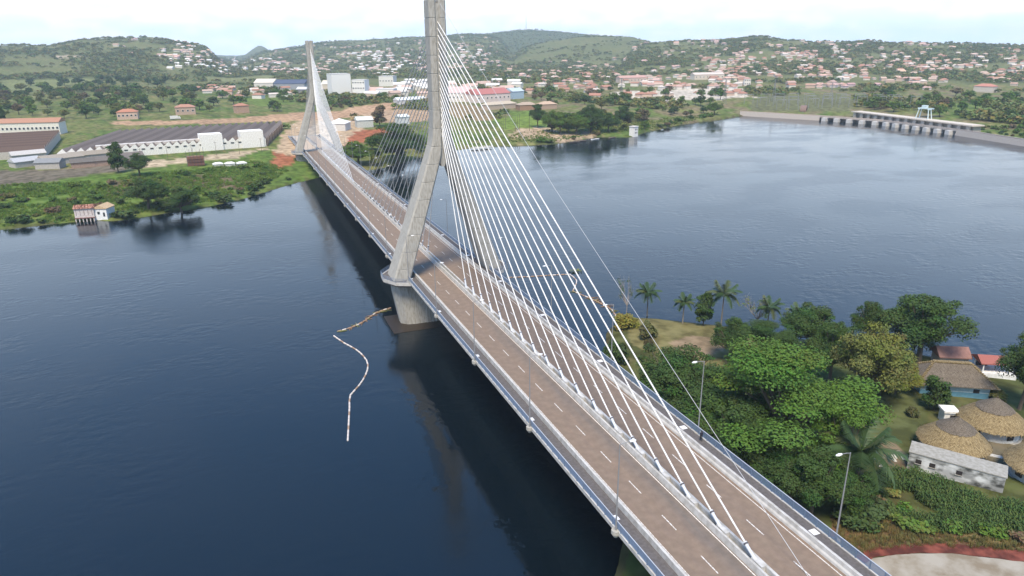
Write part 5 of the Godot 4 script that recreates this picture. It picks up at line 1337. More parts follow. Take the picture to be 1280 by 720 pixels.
func build_factory() -> void:
	# big weaving shed: a parallelogram of saw tooth bays behind a white gabled front
	var c := Vector3(-29.8, 6.0, -349.0)
	var u := Vector3(-0.984, 0, 0.166)
	var v := Vector3(0.17, 0, -0.985)
	var o := thing("factory", "wide factory with brown saw tooth roofs and white gabled front wall", "factory", c)
	var n := 25
	var bw := 5.0
	var depth := 112.0
	var st := st_new()
	var w := u * n * bw
	var low := 5.4
	for q in [[Vector3.ZERO, w, -v], [w, w + v * depth, u], [w + v * depth, v * depth, v], [v * depth, Vector3.ZERO, -u]]:
		quad(st, q[0] - Vector3(0, 2, 0), q[1] - Vector3(0, 2, 0), q[1] + Vector3(0, low, 0), q[0] + Vector3(0, low, 0), q[2])
	done(st, "wall", paint(Color(0.80, 0.79, 0.76)), o)
	# open brown side on the right with posts
	for k in 14:
		st = st_new()
		box(st, v * (4.0 + 8.0 * k) - u * 0.15 + Vector3(0, 2.2, 0), Vector3(0.5, 7.0, 6.6))
		done(st, "side_panel", paint(Color(0.20, 0.14, 0.11) if k % 2 == 0 else Color(0.33, 0.25, 0.2)), o)
	for i in n:
		var a := u * (i * bw)
		var b := u * ((i + 1) * bw)
		var m := u * (i * bw + bw * 0.32)
		var lo := Vector3(0, low, 0)
		var hi := Vector3(0, low + 2.5, 0)
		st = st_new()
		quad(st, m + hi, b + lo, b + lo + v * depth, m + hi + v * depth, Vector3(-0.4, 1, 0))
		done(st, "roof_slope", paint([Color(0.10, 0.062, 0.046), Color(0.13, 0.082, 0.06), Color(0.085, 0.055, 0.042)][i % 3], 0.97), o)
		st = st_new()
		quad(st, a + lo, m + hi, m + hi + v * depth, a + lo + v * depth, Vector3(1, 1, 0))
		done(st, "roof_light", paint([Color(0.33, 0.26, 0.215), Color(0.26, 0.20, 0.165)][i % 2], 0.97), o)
		st = st_new()
		tri(st, a + lo, b + lo, m + hi, -v)
		tri(st, a + lo + v * depth, b + lo + v * depth, m + hi + v * depth, v)
		var g := done(st, "gable", paint(Color(0.82, 0.81, 0.78)), o)
		st = st_new()
		box(st, a.lerp(b, 0.45) - v * 0.06 + Vector3(0, low - 1.0, 0), Vector3(2.0, 0.8, 0.3), Basis(Vector3.UP, 0.167))
		done(st, "vent", mats.glass, g)
	for q in [[3.0, 15.0, 11.5], [30.0, 14.0, 11.0]]:
		st = st_new()
		box(st, u * (q[0] + q[1] / 2.0) + v * 5.0 + Vector3(0, q[2] / 2.0 - 1.0, 0), Vector3(q[1], q[2] + 2.0, 11.0), Basis(Vector3.UP, 0.167))
		done(st, "tower_block", paint(Color(0.84, 0.83, 0.81)), o)
	for q in [[44.0, 62.0]]:
		st = st_new()
		box(st, u * (q[0] + q[1] / 2.0) + v * 7.0 + Vector3(0, low + 1.6, 0), Vector3(q[1], 1.6, 6.0), Basis(Vector3.UP, 0.167))
		done(st, "parapet", paint(Color(0.62, 0.58, 0.54)), o)
	# second shed, its bays run across
	var p := thing("factory", "older dark saw tooth shed at the left edge beside the big factory", "factory", Vector3(-214.0, 6.0, -455.0), 0.10)
	st = st_new()
	box(st, Vector3(0, 1.4, 50), Vector3(78, 7.0, 108))
	done(st, "wall", paint(Color(0.5, 0.46, 0.42)), p)
	for i in 13:
		var z0 := 104.0 - i * 8.3
		st = st_new()
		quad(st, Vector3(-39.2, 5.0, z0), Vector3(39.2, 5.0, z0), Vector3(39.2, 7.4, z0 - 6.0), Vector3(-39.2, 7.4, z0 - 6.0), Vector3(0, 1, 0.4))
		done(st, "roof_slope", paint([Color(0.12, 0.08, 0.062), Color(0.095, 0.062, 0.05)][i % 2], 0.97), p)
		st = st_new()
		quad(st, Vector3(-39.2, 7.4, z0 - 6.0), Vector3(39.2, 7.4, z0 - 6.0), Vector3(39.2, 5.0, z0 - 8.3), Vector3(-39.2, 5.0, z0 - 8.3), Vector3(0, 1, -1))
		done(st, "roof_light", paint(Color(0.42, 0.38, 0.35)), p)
		st = st_new()
		for s in [-39.15, 39.15]: tri(st, Vector3(s, 4.9, z0), Vector3(s, 7.38, z0 - 6.0), Vector3(s, 4.9, z0 - 8.3), Vector3(s, 0, 0))
		done(st, "gable", paint(Color(0.55, 0.5, 0.46)), p)
	# small sheds crowded before the factories
	var sheds := [[-150.0, -322.0, 22.0, 10.0, 3.4, 0.5, Color(0.33, 0.29, 0.24), "long grey brown roofed shed before the older factory"], [-134.0, -330.0, 26.0, 9.0, 3.6, 0.35, Color(0.30, 0.26, 0.21), "tan roofed shed between the two factories"], [-121.0, -304.0, 19.0, 9.0, 3.0, 0.25, Color(0.16, 0.14, 0.125), "dark roofed brick shed nearest the grassy bank"], [-135.0, -300.0, 12.0, 8.0, 3.0, 0.2, Color(0.14, 0.125, 0.11), "small dark roofed shed beside the brick shed"], [-152.0, -303.0, 13.0, 9.0, 3.6, -0.2, Color(0.24, 0.25, 0.26), "grey metal roofed shed at the left before the gravel"], [-168.0, -318.0, 14.0, 9.0, 3.2, 0.6, Color(0.45, 0.46, 0.48), "pale metal roofed shed at far left before the gravel"], [-172.0, -345.0, 18.0, 9.0, 4.0, 0.4, Color(0.5, 0.48, 0.46), "light roofed shed against the older factory wall"], [-112.0, -318.0, 14.0, 7.0, 2.8, 0.3, Color(0.18, 0.155, 0.14), "low dark shed in front of the white gabled wall"]]
	for s in sheds:
		building("yard_shed", s[7], "shed", "small sheds in the factory yard", s[0], s[1], land_y(s[0], s[1]), s[2], s[3], s[4], s[5], Color(0.34, 0.24, 0.19) if s[7].contains("brick") else Color(0.42, 0.4, 0.38), s[6], "gable", 0, 0, 2.0)
	# stores on the bank: rusty stack and white covers
	var k := thing("steel_stack", "rusty brown stacked steel frame with upright posts on the bank", "steel stack", Vector3(-73.0, land_y(-73, -280), -280.0), 0.1)
	for i in 3:
		st = st_new()
		box(st, Vector3(0, 1.0 + i * 1.9, 0), Vector3(9.0, 1.6, 4.0))
		done(st, "crate", paint([Color(0.19, 0.09, 0.07), Color(0.15, 0.08, 0.065), Color(0.22, 0.11, 0.08)][i]), k)
	for i in 6:
		st = st_new()
		tube(st, [Vector3(-4.8 + i * 1.9, -0.5, 2.2), Vector3(-4.8 + i * 1.9, 9.0 + (i % 3), 2.2)], [0.09, 0.09], 5)
		done(st, "post", mats.dark_metal, k)
	for i in 3:
		var x := -61.0 + i * 6.6
		var cv := thing("storage_cover", ["leftmost low white cover on the bank beside the steel stack", "middle low white cover on the bank", "rightmost low white cover on the bank"][i], "cover", Vector3(x, land_y(x, -276), -276.0 - i), 0.15, "white covers on the bank")
		put(wall_mesh(5.6, 3.4, 1.4), "wall", paint(Color(0.6, 0.6, 0.58)), cv)
		put(roof_mesh(5.6, 3.4, 0.9, "hip", 0.2), "roof", paint(Color(0.78, 0.79, 0.78)), cv, Transform3D(Basis.IDENTITY, Vector3(0, 1.41, 0)))
	# white poles along the yard road
	for i in 7:
		var x := -118.0 + i * 14.0
		var z := -300.0 - 4.0 * i + (3.0 if i % 2 else 0.0)
		var pl := thing("utility_pole", "thin utility pole before the white factory wall", "pole", Vector3(x, land_y(x, z) - 0.1, z), 0.2, "utility poles before the factory")
		st = st_new()
		tube(st, [Vector3(0, -0.5, 0), Vector3(0, 9.0, 0)], [0.13, 0.09], 6)
		done(st, "pole", mats.wood_dark, pl)
		st = st_new()
		box(st, Vector3(0, 8.4, 0), Vector3(1.8, 0.12, 0.12))
		done(st, "crossarm", mats.wood_dark, pl)

func build_riverside_house() -> void:
	var o := thing("riverside_house", "white two part house with rusty roof standing at the left bank waterline", "house", Vector3(-111.0, 0.6, -173.0), -0.12)
	o.scale = Vector3.ONE * 0.82
	# rusty section on posts, left
	put(wall_mesh(9.4, 6.0, 3.4), "wall", paint(Color(0.60, 0.55, 0.54)), o, Transform3D(Basis.IDENTITY, Vector3(-4.6, 2.9, 0.6)))
	put(roof_mesh(9.4, 6.4, 1.5, "gable", 0.4), "rusty_roof", mats.rust, o, Transform3D(Basis.IDENTITY, Vector3(-4.6, 6.31, 0.6)))
	var st := st_new()
	box(st, Vector3(-4.6, 1.35, 1.9), Vector3(9.8, 0.35, 5.0))
	done(st, "deck", paint(Color(0.20, 0.10, 0.09)), o)
	for i in 6:
		st = st_new()
		box(st, Vector3(-9.0 + i * 1.75, -0.9, 4.0), Vector3(0.5, 4.2, 0.4))
		done(st, "post", paint(Color(0.55, 0.5, 0.48)), o)
	for i in 5:
		st = st_new()
		box(st, Vector3(-8.4 + i * 1.9, 4.2, 3.66), Vector3(0.22, 3.0, 0.16))
		done(st, "pillar", paint(Color(0.33, 0.26, 0.25)), o)
	# white gabled section, right
	var g := Node3D.new()
	g.name = "gable_wing"
	g.position = Vector3(4.0, 0.4, -0.6)
	g.rotation.y = PI / 2.0 - 0.25
	o.add_child(g)
	put(wall_mesh(8.2, 7.0, 5.2), "wall", paint(Color(0.78, 0.80, 0.82)), g)
	put(roof_mesh(8.2, 7.0, 1.9, "gable", 0.4), "roof", paint(Color(0.55, 0.40, 0.25)), g, Transform3D(Basis.IDENTITY, Vector3(0, 5.21, 0)))
	st = st_new()
	for s in [-1.0, 1.0]: tri(st, Vector3(s * 4.08, 5.2, 3.5), Vector3(s * 4.08, 5.2, -3.5), Vector3(s * 4.08, 7.0, 0), Vector3(s, 0, 0))
	done(st, "gable", paint(Color(0.78, 0.80, 0.82)), g)
	for q in [[Vector3(-4.16, 3.0, -0.8), Vector3(0.12, 1.4, 1.3)], [Vector3(-4.16, 2.2, 2.0), Vector3(0.12, 2.2, 1.0)], [Vector3(1.0, 3.0, -3.56), Vector3(1.6, 1.3, 0.12)], [Vector3(4.16, 3.0, 1.4), Vector3(0.12, 1.4, 1.3)]]:
		st = st_new()
		box(st, q[0], q[1])
		done(st, "window", mats.glass, g)

# ------------------------------------------------------------------ dam, masts and shore works
func build_dam() -> void:
	var o := thing("dam", "long low concrete dam with a row of sluice piers across the lake", "dam")
	var line := [Vector2(449, -440), Vector2(485, -366), Vector2(503, -308), Vector2(495, -229), Vector2(479, -164), Vector2(456, -75), Vector2(440, 70)]
	for i in line.size() - 1:
		var a: Vector2 = line[i]
		var b: Vector2 = line[i + 1]
		var d := (b - a).normalized()
		var n := Vector2(-d.y, d.x)
		if n.x > 0.0: n = -n
		var sluice := i == 1 or i == 2
		var st := st_new()
		# crest road
		var A := Vector3(a.x, 0, a.y)
		var B := Vector3(b.x, 0, b.y)
		var N := Vector3(n.x, 0, n.y)
		loft(st, [[A + Vector3(0, 4.2, 0), A - N * 7.0 + Vector3(0, 4.2, 0), A - N * 7.0 + Vector3(0, 3.0 if sluice else -3.0, 0), A + N * (0.0 if sluice else 2.0) + Vector3(0, 3.0 if sluice else -3.0, 0)], [B + Vector3(0, 4.2, 0), B - N * 7.0 + Vector3(0, 4.2, 0), B - N * 7.0 + Vector3(0, 3.0 if sluice else -3.0, 0), B + N * (0.0 if sluice else 2.0) + Vector3(0, 3.0 if sluice else -3.0, 0)]])
		done(st, "crest", paint(Color(0.42, 0.38, 0.35)), o)
		st = st_new()
		var bb := Basis(Vector3.UP, atan2(-d.y, d.x))
		box(st, (A + B) / 2.0 - N * 0.3 + Vector3(0, 4.65, 0), Vector3(a.distance_to(b), 0.9, 0.4), bb)
		done(st, "parapet", paint(Color(0.50, 0.42, 0.37)), o)
		if sluice:
			st = st_new()
			box(st, (A + B) / 2.0 - N * 6.5 + Vector3(0, 0, 0), Vector3(a.distance_to(b), 6.0, 1.0), bb)
			done(st, "sluice_wall", paint(Color(0.40, 0.36, 0.33)), o)
			var k := int(a.distance_to(b) / 11.0)
			for j in k:
				var q := A.lerp(B, (j + 0.5) / k)
				st = st_new()
				box(st, q + N * 0.4 + Vector3(0, 0.5, 0), Vector3(4.2, 5.2, 6.5), bb)
				done(st, "sluice_pier", paint(Color(0.60, 0.59, 0.58)), o)
	# raised power house deck behind the crest
	var p := thing("power_house", "long raised concrete deck with dark openings behind the dam crest", "power house", Vector3(516, 2.0, -290), 0.0)
	var pb := Basis(Vector3.UP, atan2(-115.0, -14.0))
	var st := st_new()
	box(st, Vector3(0, 5.6, 0), Vector3(140, 1.0, 12), pb)
	done(st, "roof_slab", paint(Color(0.62, 0.55, 0.47)), p)
	st = st_new()
	box(st, Vector3(1.5, 2.5, 0), Vector3(136, 5.2, 8), pb)
	done(st, "wall", paint(Color(0.44, 0.39, 0.35)), p)
	for i in 15:
		st = st_new()
		box(st, pb * Vector3(-66.0 + i * 9.4, 2.5, 4.6) , Vector3(3.4, 5.15, 1.4), pb)
		done(st, "column", paint(Color(0.50, 0.45, 0.40)), p)
	# gantry crane
	var g := thing("gantry_crane", "pale blue grey gantry crane standing on the dam", "gantry crane", Vector3(515, 8.2, -277), -1.45)
	for s in [-1.0, 1.0]:
		for t in [-1.0, 1.0]:
			st = st_new()
			tube(st, [Vector3(s * 5.6, -0.1, t * 2.6), Vector3(s * 4.2, 8.0, t * 1.8)], [0.42, 0.36], 6)
			done(st, "leg", mats.crane, g)
		st = st_new()
		box(st, Vector3(s * 4.3, 8.0, 0), Vector3(0.8, 0.8, 5.0))
		done(st, "end_beam", mats.crane, g)
	for t in [-1.0, 1.0]:
		st = st_new()
		box(st, Vector3(0.6, 8.7, t * 1.6), Vector3(12.5, 0.9, 0.7))
		done(st, "girder", mats.crane, g)
	st = st_new()
	box(st, Vector3(-0.5, 10.2, 0), Vector3(4.2, 2.2, 3.0))
	done(st, "winch_house", mats.crane, g)

func build_masts() -> void:
	# pylons and gantries of the switchyard behind the dam
	rng.seed = 12
	var st := st_new()
	for s in [[-1, -1], [1, -1], [1, 1], [-1, 1]]:
		tube(st, [Vector3(s[0] * 2.2, -0.5, s[1] * 2.2), Vector3(s[0] * 0.7, 16.0, s[1] * 0.7), Vector3(s[0] * 0.25, 27.0, s[1] * 0.25)], [0.14, 0.12, 0.1], 4)
	for k in 7:
		var y := 2.0 + 3.4 * k
		var h := lerpf(2.2, 0.4, y / 27.0)
		var h2 := lerpf(2.2, 0.4, (y + 3.2) / 27.0)
		for s in 4:
			var a := TAU * s / 4.0 + PI / 4.0
			var b := a + PI / 2.0
			tube(st, [Vector3(cos(a) * h * 1.41, y, sin(a) * h * 1.41), Vector3(cos(b) * h2 * 1.41, y + 3.2, sin(b) * h2 * 1.41)], [0.06, 0.06], 4)
	var lattice := mesh_of(st)
	st = st_new()
	for y in [17.0, 21.0, 25.0]: box(st, Vector3(0, y, 0), Vector3(8.5 - (y - 17.0) * 0.3, 0.35, 0.35))
	var arms := mesh_of(st)
	var spots := [[477.0, -504.0, 1.0, "lattice power mast left of the switchyard"], [546.0, -503.0, 0.9, "lattice power mast over the switchyard beside the brick arch"], [600.0, -470.0, 0.8, "small lattice mast at the right of the switchyard"], [420.0, -640.0, 0.9, "lattice power mast among the trees behind the lake shore"]]
	for q in spots:
		var o := thing("power_mast", q[3], "power mast", Vector3(q[0], land_y(q[0], q[1]) - 0.1, q[1]), 0.5, "")
		o.scale = Vector3.ONE * q[2]
		put(lattice, "lattice", mats.galvanised, o)
		put(arms, "crossarms", mats.galvanised, o)
	st = st_new()
	for s in [-1.0, 1.0]: tube(st, [Vector3(s * 5.0, -0.5, 0), Vector3(s * 5.0, 11.0, 0)], [0.28, 0.2], 5)
	var gp := mesh_of(st)
	st = st_new()
	box(st, Vector3(0, 10.3, 0), Vector3(10.6, 0.5, 0.5))
	var gb := mesh_of(st)
	for i in 26:
		var x := 500.0 + (i % 9) * 15.0 + rng.randf_range(-3, 3)
		var z := -440.0 - (i / 9) * 26.0 + (i % 9) * 8.0
		var o := thing("switchyard_gantry", "grey steel gantry in the switchyard behind the dam", "gantry", Vector3(x, land_y(x, z) - 0.1, z), rng.randf_range(-0.6, -0.3), "gantries of the switchyard")
		put(gp, "posts", mats.galvanised, o)
		put(gb, "beam", mats.galvanised, o)
	# tall bare timber poles on the sandy shore
	st = st_new()
	tube(st, [Vector3(0, -0.5, 0), Vector3(0, 12.0, 0)], [0.2, 0.13], 6)
	var tp := mesh_of(st)
	for i in 7:
		var x := 155.0 + i * 4.2
		var z := -372.0 - (i % 3) * 6.0
		tag(put(tp, "timber_pole", mats.wood_dark, self, Transform3D(Basis.IDENTITY, Vector3(x, land_y(x, z), z))), "bare upright timber pole on the sandy far shore", "pole", "timber poles on the sandy shore")
	# arch
	var arch := thing("brick_arch", "dark brick tunnel arch at the end of the dam", "arch", Vector3(513, land_y(513, -418), -418), 0.7)
	st = st_new()
	for i in 12:
		var a := PI * i / 12.0
		var b := PI * (i + 1) / 12.0
		var f := func(t: float, r: float, zz: float) -> Vector3: return Vector3(cos(t) * r, sin(t) * r, zz)
		loft(st, [[f.call(a, 4.2, -3), f.call(a, 6.0, -3), f.call(a, 6.0, 3), f.call(a, 4.2, 3)], [f.call(b, 4.2, -3), f.call(b, 6.0, -3), f.call(b, 6.0, 3), f.call(b, 4.2, 3)]])
	done(st, "vault", paint(Color(0.22, 0.15, 0.13)), arch)
	st = st_new()
	box(st, Vector3(0, 2.0, -2.6), Vector3(8.0, 4.2, 0.4))
	done(st, "back_wall", paint(Color(0.22, 0.15, 0.13)), arch)
	# radio mast on the highest hill
	var b := deg_to_rad(22.4)
	var mx := -48.99 + 4550.0 * sin(b)
	var mz := 177.28 - 4550.0 * cos(b)
	var rm := thing("radio_mast", "thin radio mast on top of the dark blue hill", "mast", Vector3(mx, land_y(mx, mz) - 1.0, mz))
	st = st_new()
	tube(st, [Vector3.ZERO, Vector3(0, 92, 0)], [1.6, 0.5], 5)
	done(st, "mast", mats.galvanised, rm)
	# pump house in the water
	var ph := thing("pump_house", "small white square tower standing in the shallow far shore", "pump house", Vector3(257, 0, -333), 0.4)
	st = st_new()
	box(st, Vector3(0, 3.6, 0), Vector3(5.4, 8.6, 5.0))
	done(st, "wall", paint(Color(0.80, 0.79, 0.77)), ph)
	st = st_new()
	box(st, Vector3(0, 8.15, 0), Vector3(6.2, 0.5, 5.8))
	done(st, "roof", paint(Color(0.66, 0.62, 0.58)), ph)
	for q in [[-1.0, 5.8], [1.0, 5.8], [-1.0, 3.2], [1.0, 3.2]]:
		st = st_new()
		box(st, Vector3(q[0], q[1], 2.53), Vector3(0.9, 1.1, 0.12))
		done(st, "window", mats.glass, ph)
	st = st_new()
	box(st, Vector3(2.73, 1.6, 0.4), Vector3(0.12, 2.2, 1.2))
	done(st, "door", mats.wood_dark, ph)
	# jetty behind the near pylon stays and small boats
	var j := thing("jetty", "small white railed jetty on the far shore right of the near pylon", "jetty", Vector3(118, 0, -318), 0.15)
	st = st_new()
	box(st, Vector3(0, 0.9, 2), Vector3(16, 0.4, 5))
	done(st, "platform", paint(Color(0.55, 0.52, 0.48)), j)
	for i in 9:
		st = st_new()
		tube(st, [Vector3(-7.6 + i * 1.9, -2.0, 4.3), Vector3(-7.6 + i * 1.9, 2.4, 4.3)], [0.14, 0.1], 5)
		done(st, "post", mats.white_metal, j)
	for y in [1.7, 2.4]:
		st = st_new()
		tube(st, [Vector3(-7.8, y, 4.3), Vector3(7.8, y, 4.3)], [0.08, 0.08], 5)
		done(st, "rail", mats.white_metal, j)
	var boats := [[219.0, -328.0, 0.3, Color(0.78, 0.78, 0.77), "white open boat at the sandy far shore"], [204.0, -323.5, 0.1, Color(0.16, 0.12, 0.10), "dark wooden boat at the sandy far shore"], [196.0, -319.0, -0.1, Color(0.13, 0.11, 0.10), "darker boat moored left of the other two"], [236.0, -331.0, 0.5, Color(0.18, 0.14, 0.12), "small dark boat near the pump house"]]
	for q in boats: build_boat(q[0], q[1], q[2], q[3], q[4], 9.0)

func build_boat(x: float, z: float, turn: float, c: Color, label: String, l: float) -> void:
	var o := thing("boat", label, "boat", Vector3(x, 0.0, z), turn, "")
	var st := st_new()
	var rings := []
	for i in 7:
		var t := i / 6.0
		var w := l * 0.13 * (1.0 - pow(absf(t - 0.42) / 0.58, 2.4)) + 0.06
		var xx := (t - 0.5) * l
		var sh := 0.25 * pow(absf(t - 0.4) * 1.7, 2.0)
		rings.append([Vector3(xx, -0.3, -w * 0.5), Vector3(xx, -0.3, w * 0.5), Vector3(xx, 0.6 + sh, w), Vector3(xx, 0.6 + sh, w - 0.06), Vector3(xx, 0.1, w * 0.45), Vector3(xx, 0.1, -w * 0.45), Vector3(xx, 0.6 + sh, -w + 0.06), Vector3(xx, 0.6 + sh, -w)])
	loft(st, rings)
	done(st, "hull", paint(c, 0.5), o)
	for k in 3:
		st = st_new()
		box(st, Vector3(-l * 0.2 + k * l * 0.2, 0.42, 0), Vector3(0.3, 0.06, l * 0.2))
		done(st, "thwart", mats.wood_dark, o)

func build_booms() -> void:
	# rope of floats bending through the water by the near pier
	var fl := st_new()
	tube(fl, [Vector3(-0.62, 0, 0), Vector3(-0.5, 0, 0), Vector3(0.5, 0, 0), Vector3(0.62, 0, 0)], [0.08, 0.18, 0.18, 0.08], 8)
	var fm := mesh_of(fl)
	for q in [[boom_left, "floating_boom", "white and orange float line curling through the water left of the pier", 0], [boom_debris, "floating_boom", "short float line with driftwood leading from the pier", 1], [boom_right, "floating_boom", "float line running right from the far side of the near pier", 1], [boom_hose, "floating_boom", "short pale float line linking the two right booms", 0], [boom_right_2, "floating_boom", "float line with caught weeds beside the lawn tip", 1]]:
		var o := thing(q[1], q[2], "float line", Vector3.ZERO, 0.0, "")
		var cv := Curve2D.new()
		var pts: PackedVector2Array = q[0]
		for i in pts.size():
			var t := (pts[mini(i + 1, pts.size() - 1)] - pts[maxi(i - 1, 0)]) * 0.18
			cv.add_point(pts[i], -t, t)
		var total := cv.get_baked_length()
		var d := 0.6
		var i := 0
		while d < total:
			var a := cv.sample_baked(d)
			var b := cv.sample_baked(minf(d + 0.3, total))
			var dir := (b - a).angle() if a.distance_to(b) > 0.01 else 0.0
			put(fm, "float", mats.float_orange if (q[3] == 1 and i % 3 != 1) or i % 4 == 3 else mats.float_white, o, Transform3D(Basis(Vector3.UP, -dir), Vector3(a.x, 0.06, a.y)))
			d += 1.45
			i += 1
		var st := st_new()
		var line := []
		var rad := []
		d = 0.0
		while d <= total:
			var a := cv.sample_baked(d)
			line.append(Vector3(a.x, 0.05, a.y))
			rad.append(0.06)
			d += 1.5
		tube(st, line, rad, 5)
		done(st, "rope", mats.rope_brown, o)
	# driftwood and weeds caught by the booms
	rng.seed = 88
	for q in [[boom_debris, "tangle of driftwood and weeds caught at the left boom", Vector2(-1.0, 1.5)], [boom_right_2, "mat of weeds caught along the boom beside the lawn tip", Vector2(1.0, -1.4)]]:
		var o := thing("driftwood", q[1], "driftwood", Vector3.ZERO)
		var pts: PackedVector2Array = q[0]
		for k in 26:
			var t := rng.randf() * (pts.size() - 1.01)
			var p: Vector2 = pts[int(t)].lerp(pts[int(t) + 1], t - int(t)) + q[2] * rng.randf() * 0.8
			var a := rng.randf() * TAU
			var l := rng.randf_range(0.6, 2.2)
			var st := st_new()
			tube(st, [Vector3(p.x - cos(a) * l, 0.04, p.y - sin(a) * l), Vector3(p.x, 0.12, p.y), Vector3(p.x + cos(a) * l, 0.05, p.y + sin(a) * l)], [0.06, 0.12, 0.05], 5)
			done(st, "branch", mats.drift if k % 3 else mats.weed, o)
	var w := thing("weed_raft", "round pale green raft of weeds by the right boom", "weeds", Vector3(boom_right[3].x + 3.2, 0, boom_right[3].y - 2.0))
	var st := st_new()
	for k in 70:
		var a := rng.randf() * TAU
		var c := Vector3(cos(a), 0, sin(a)) * sqrt(rng.randf()) * 2.2
		var s := Vector3(-sin(a), 0, cos(a)) * 0.25
		tri(st, c - s, c + s, c + Vector3(cos(a) * 0.3, rng.randf_range(0.25, 0.7), sin(a) * 0.3), Vector3.UP)
	done(st, "leaves", leaf_mat(Color(0.16, 0.19, 0.08)), w)

# ------------------------------------------------------------------ the compound on the peninsula
func thatch_cone(r: float, h: float, r_top: float, y_from: float, y_to: float, shag: float) -> ArrayMesh:
	# ragged thatch: short overlapping straw courses round a slightly bulging cone
	var st := st_new()
	var courses := 9
	var seg := 44
	for k in courses:
		var t0 := lerpf(y_from, y_to, float(k) / courses)
		var t1 := lerpf(y_from, y_to, float(k + 1) / courses) + 0.04
		for i in seg:
			var a := TAU * i / seg
			var b := TAU * (i + 1) / seg
			var j0 := rng.randf_range(-shag, shag)
			var f := func(ang: float, t: float, lift: float) -> Vector3:
				var rr := lerpf(r, r_top, t) + 0.35 * sin(PI * t) + lift
				return Vector3(cos(ang) * rr, h * t - lift * 0.3, sin(ang) * rr)
			quad(st, f.call(a, t0, 0.10 + j0), f.call(b, t0, 0.10 + j0), f.call(b, t1, 0.0), f.call(a, t1, 0.0), Vector3(cos(a), 0.8, sin(a)))
	return mesh_of(st)

func build_hut(x: float, z: float, r: float, label: String, turn: float) -> void:
	var o := thing("thatched_hut", label, "hut", Vector3(x, land_y(x, z) - 0.05, z), turn, "round thatched huts")
	var st := st_new()
	var lo := []
	var hi := []
	var base := []
	var base2 := []
	for i in 28:
		var a := TAU * i / 28
		lo.append(Vector3(cos(a) * r * 0.8, -0.4, sin(a) * r * 0.8))
		hi.append(Vector3(cos(a) * r * 0.8, 3.0, sin(a) * r * 0.8))
		base.append(Vector3(cos(a) * r * 0.88, -0.5, sin(a) * r * 0.88))
		base2.append(Vector3(cos(a) * r * 0.88, 0.18, sin(a) * r * 0.88))
	loft(st, [lo, hi])
	done(st, "wall", mats.whitewash, o)
	st = st_new()
	loft(st, [base, base2])
	done(st, "plinth", mats.concrete, o)
	put(thatch_cone(r, r * 0.78, 0.15, 0.0, 0.62, 0.11), "thatch", mats.thatch, o, Transform3D(Basis.IDENTITY, Vector3(0, 2.45, 0)))
	put(thatch_cone(r + 0.14, r * 0.78 + 0.12, 0.1, 0.56, 1.0, 0.08), "thatch_cap", mats.thatch_old, o, Transform3D(Basis.IDENTITY, Vector3(0, 2.48, 0)))
	st = st_new()
	for i in 150:
		var a := rng.randf() * TAU
		var b := a + rng.randf_range(0.02, 0.06)
		var rr := r + rng.randf_range(-0.05, 0.2)
		var y := 2.5 + rng.randf_range(-0.05, 0.25)
		tri(st, Vector3(cos(a) * rr, y, sin(a) * rr), Vector3(cos(b) * rr, y, sin(b) * rr), Vector3(cos((a + b) / 2) * (rr + 0.12), y - rng.randf_range(0.25, 0.6), sin((a + b) / 2) * (rr + 0.12)), Vector3(cos(a), 0.4, sin(a)))
	done(st, "thatch_fringe", mats.thatch, o)
	for q in [[0.3, 0.95, 1.2, 0.9, "window"], [1.15, 1.1, 0.9, 2.0, "door"], [-0.9, 0.95, 1.2, 0.9, "window"]]:
		st = st_new()
		var a: float = q[0]
		box(st, Vector3(0, 0.35 + q[1], 0) + Vector3(sin(a), 0, cos(a)) * (r * 0.8 + 0.01), Vector3(q[2], q[3], 0.16), Basis(Vector3.UP, a))
		done(st, q[4], mats.dark_wood_paint, o)

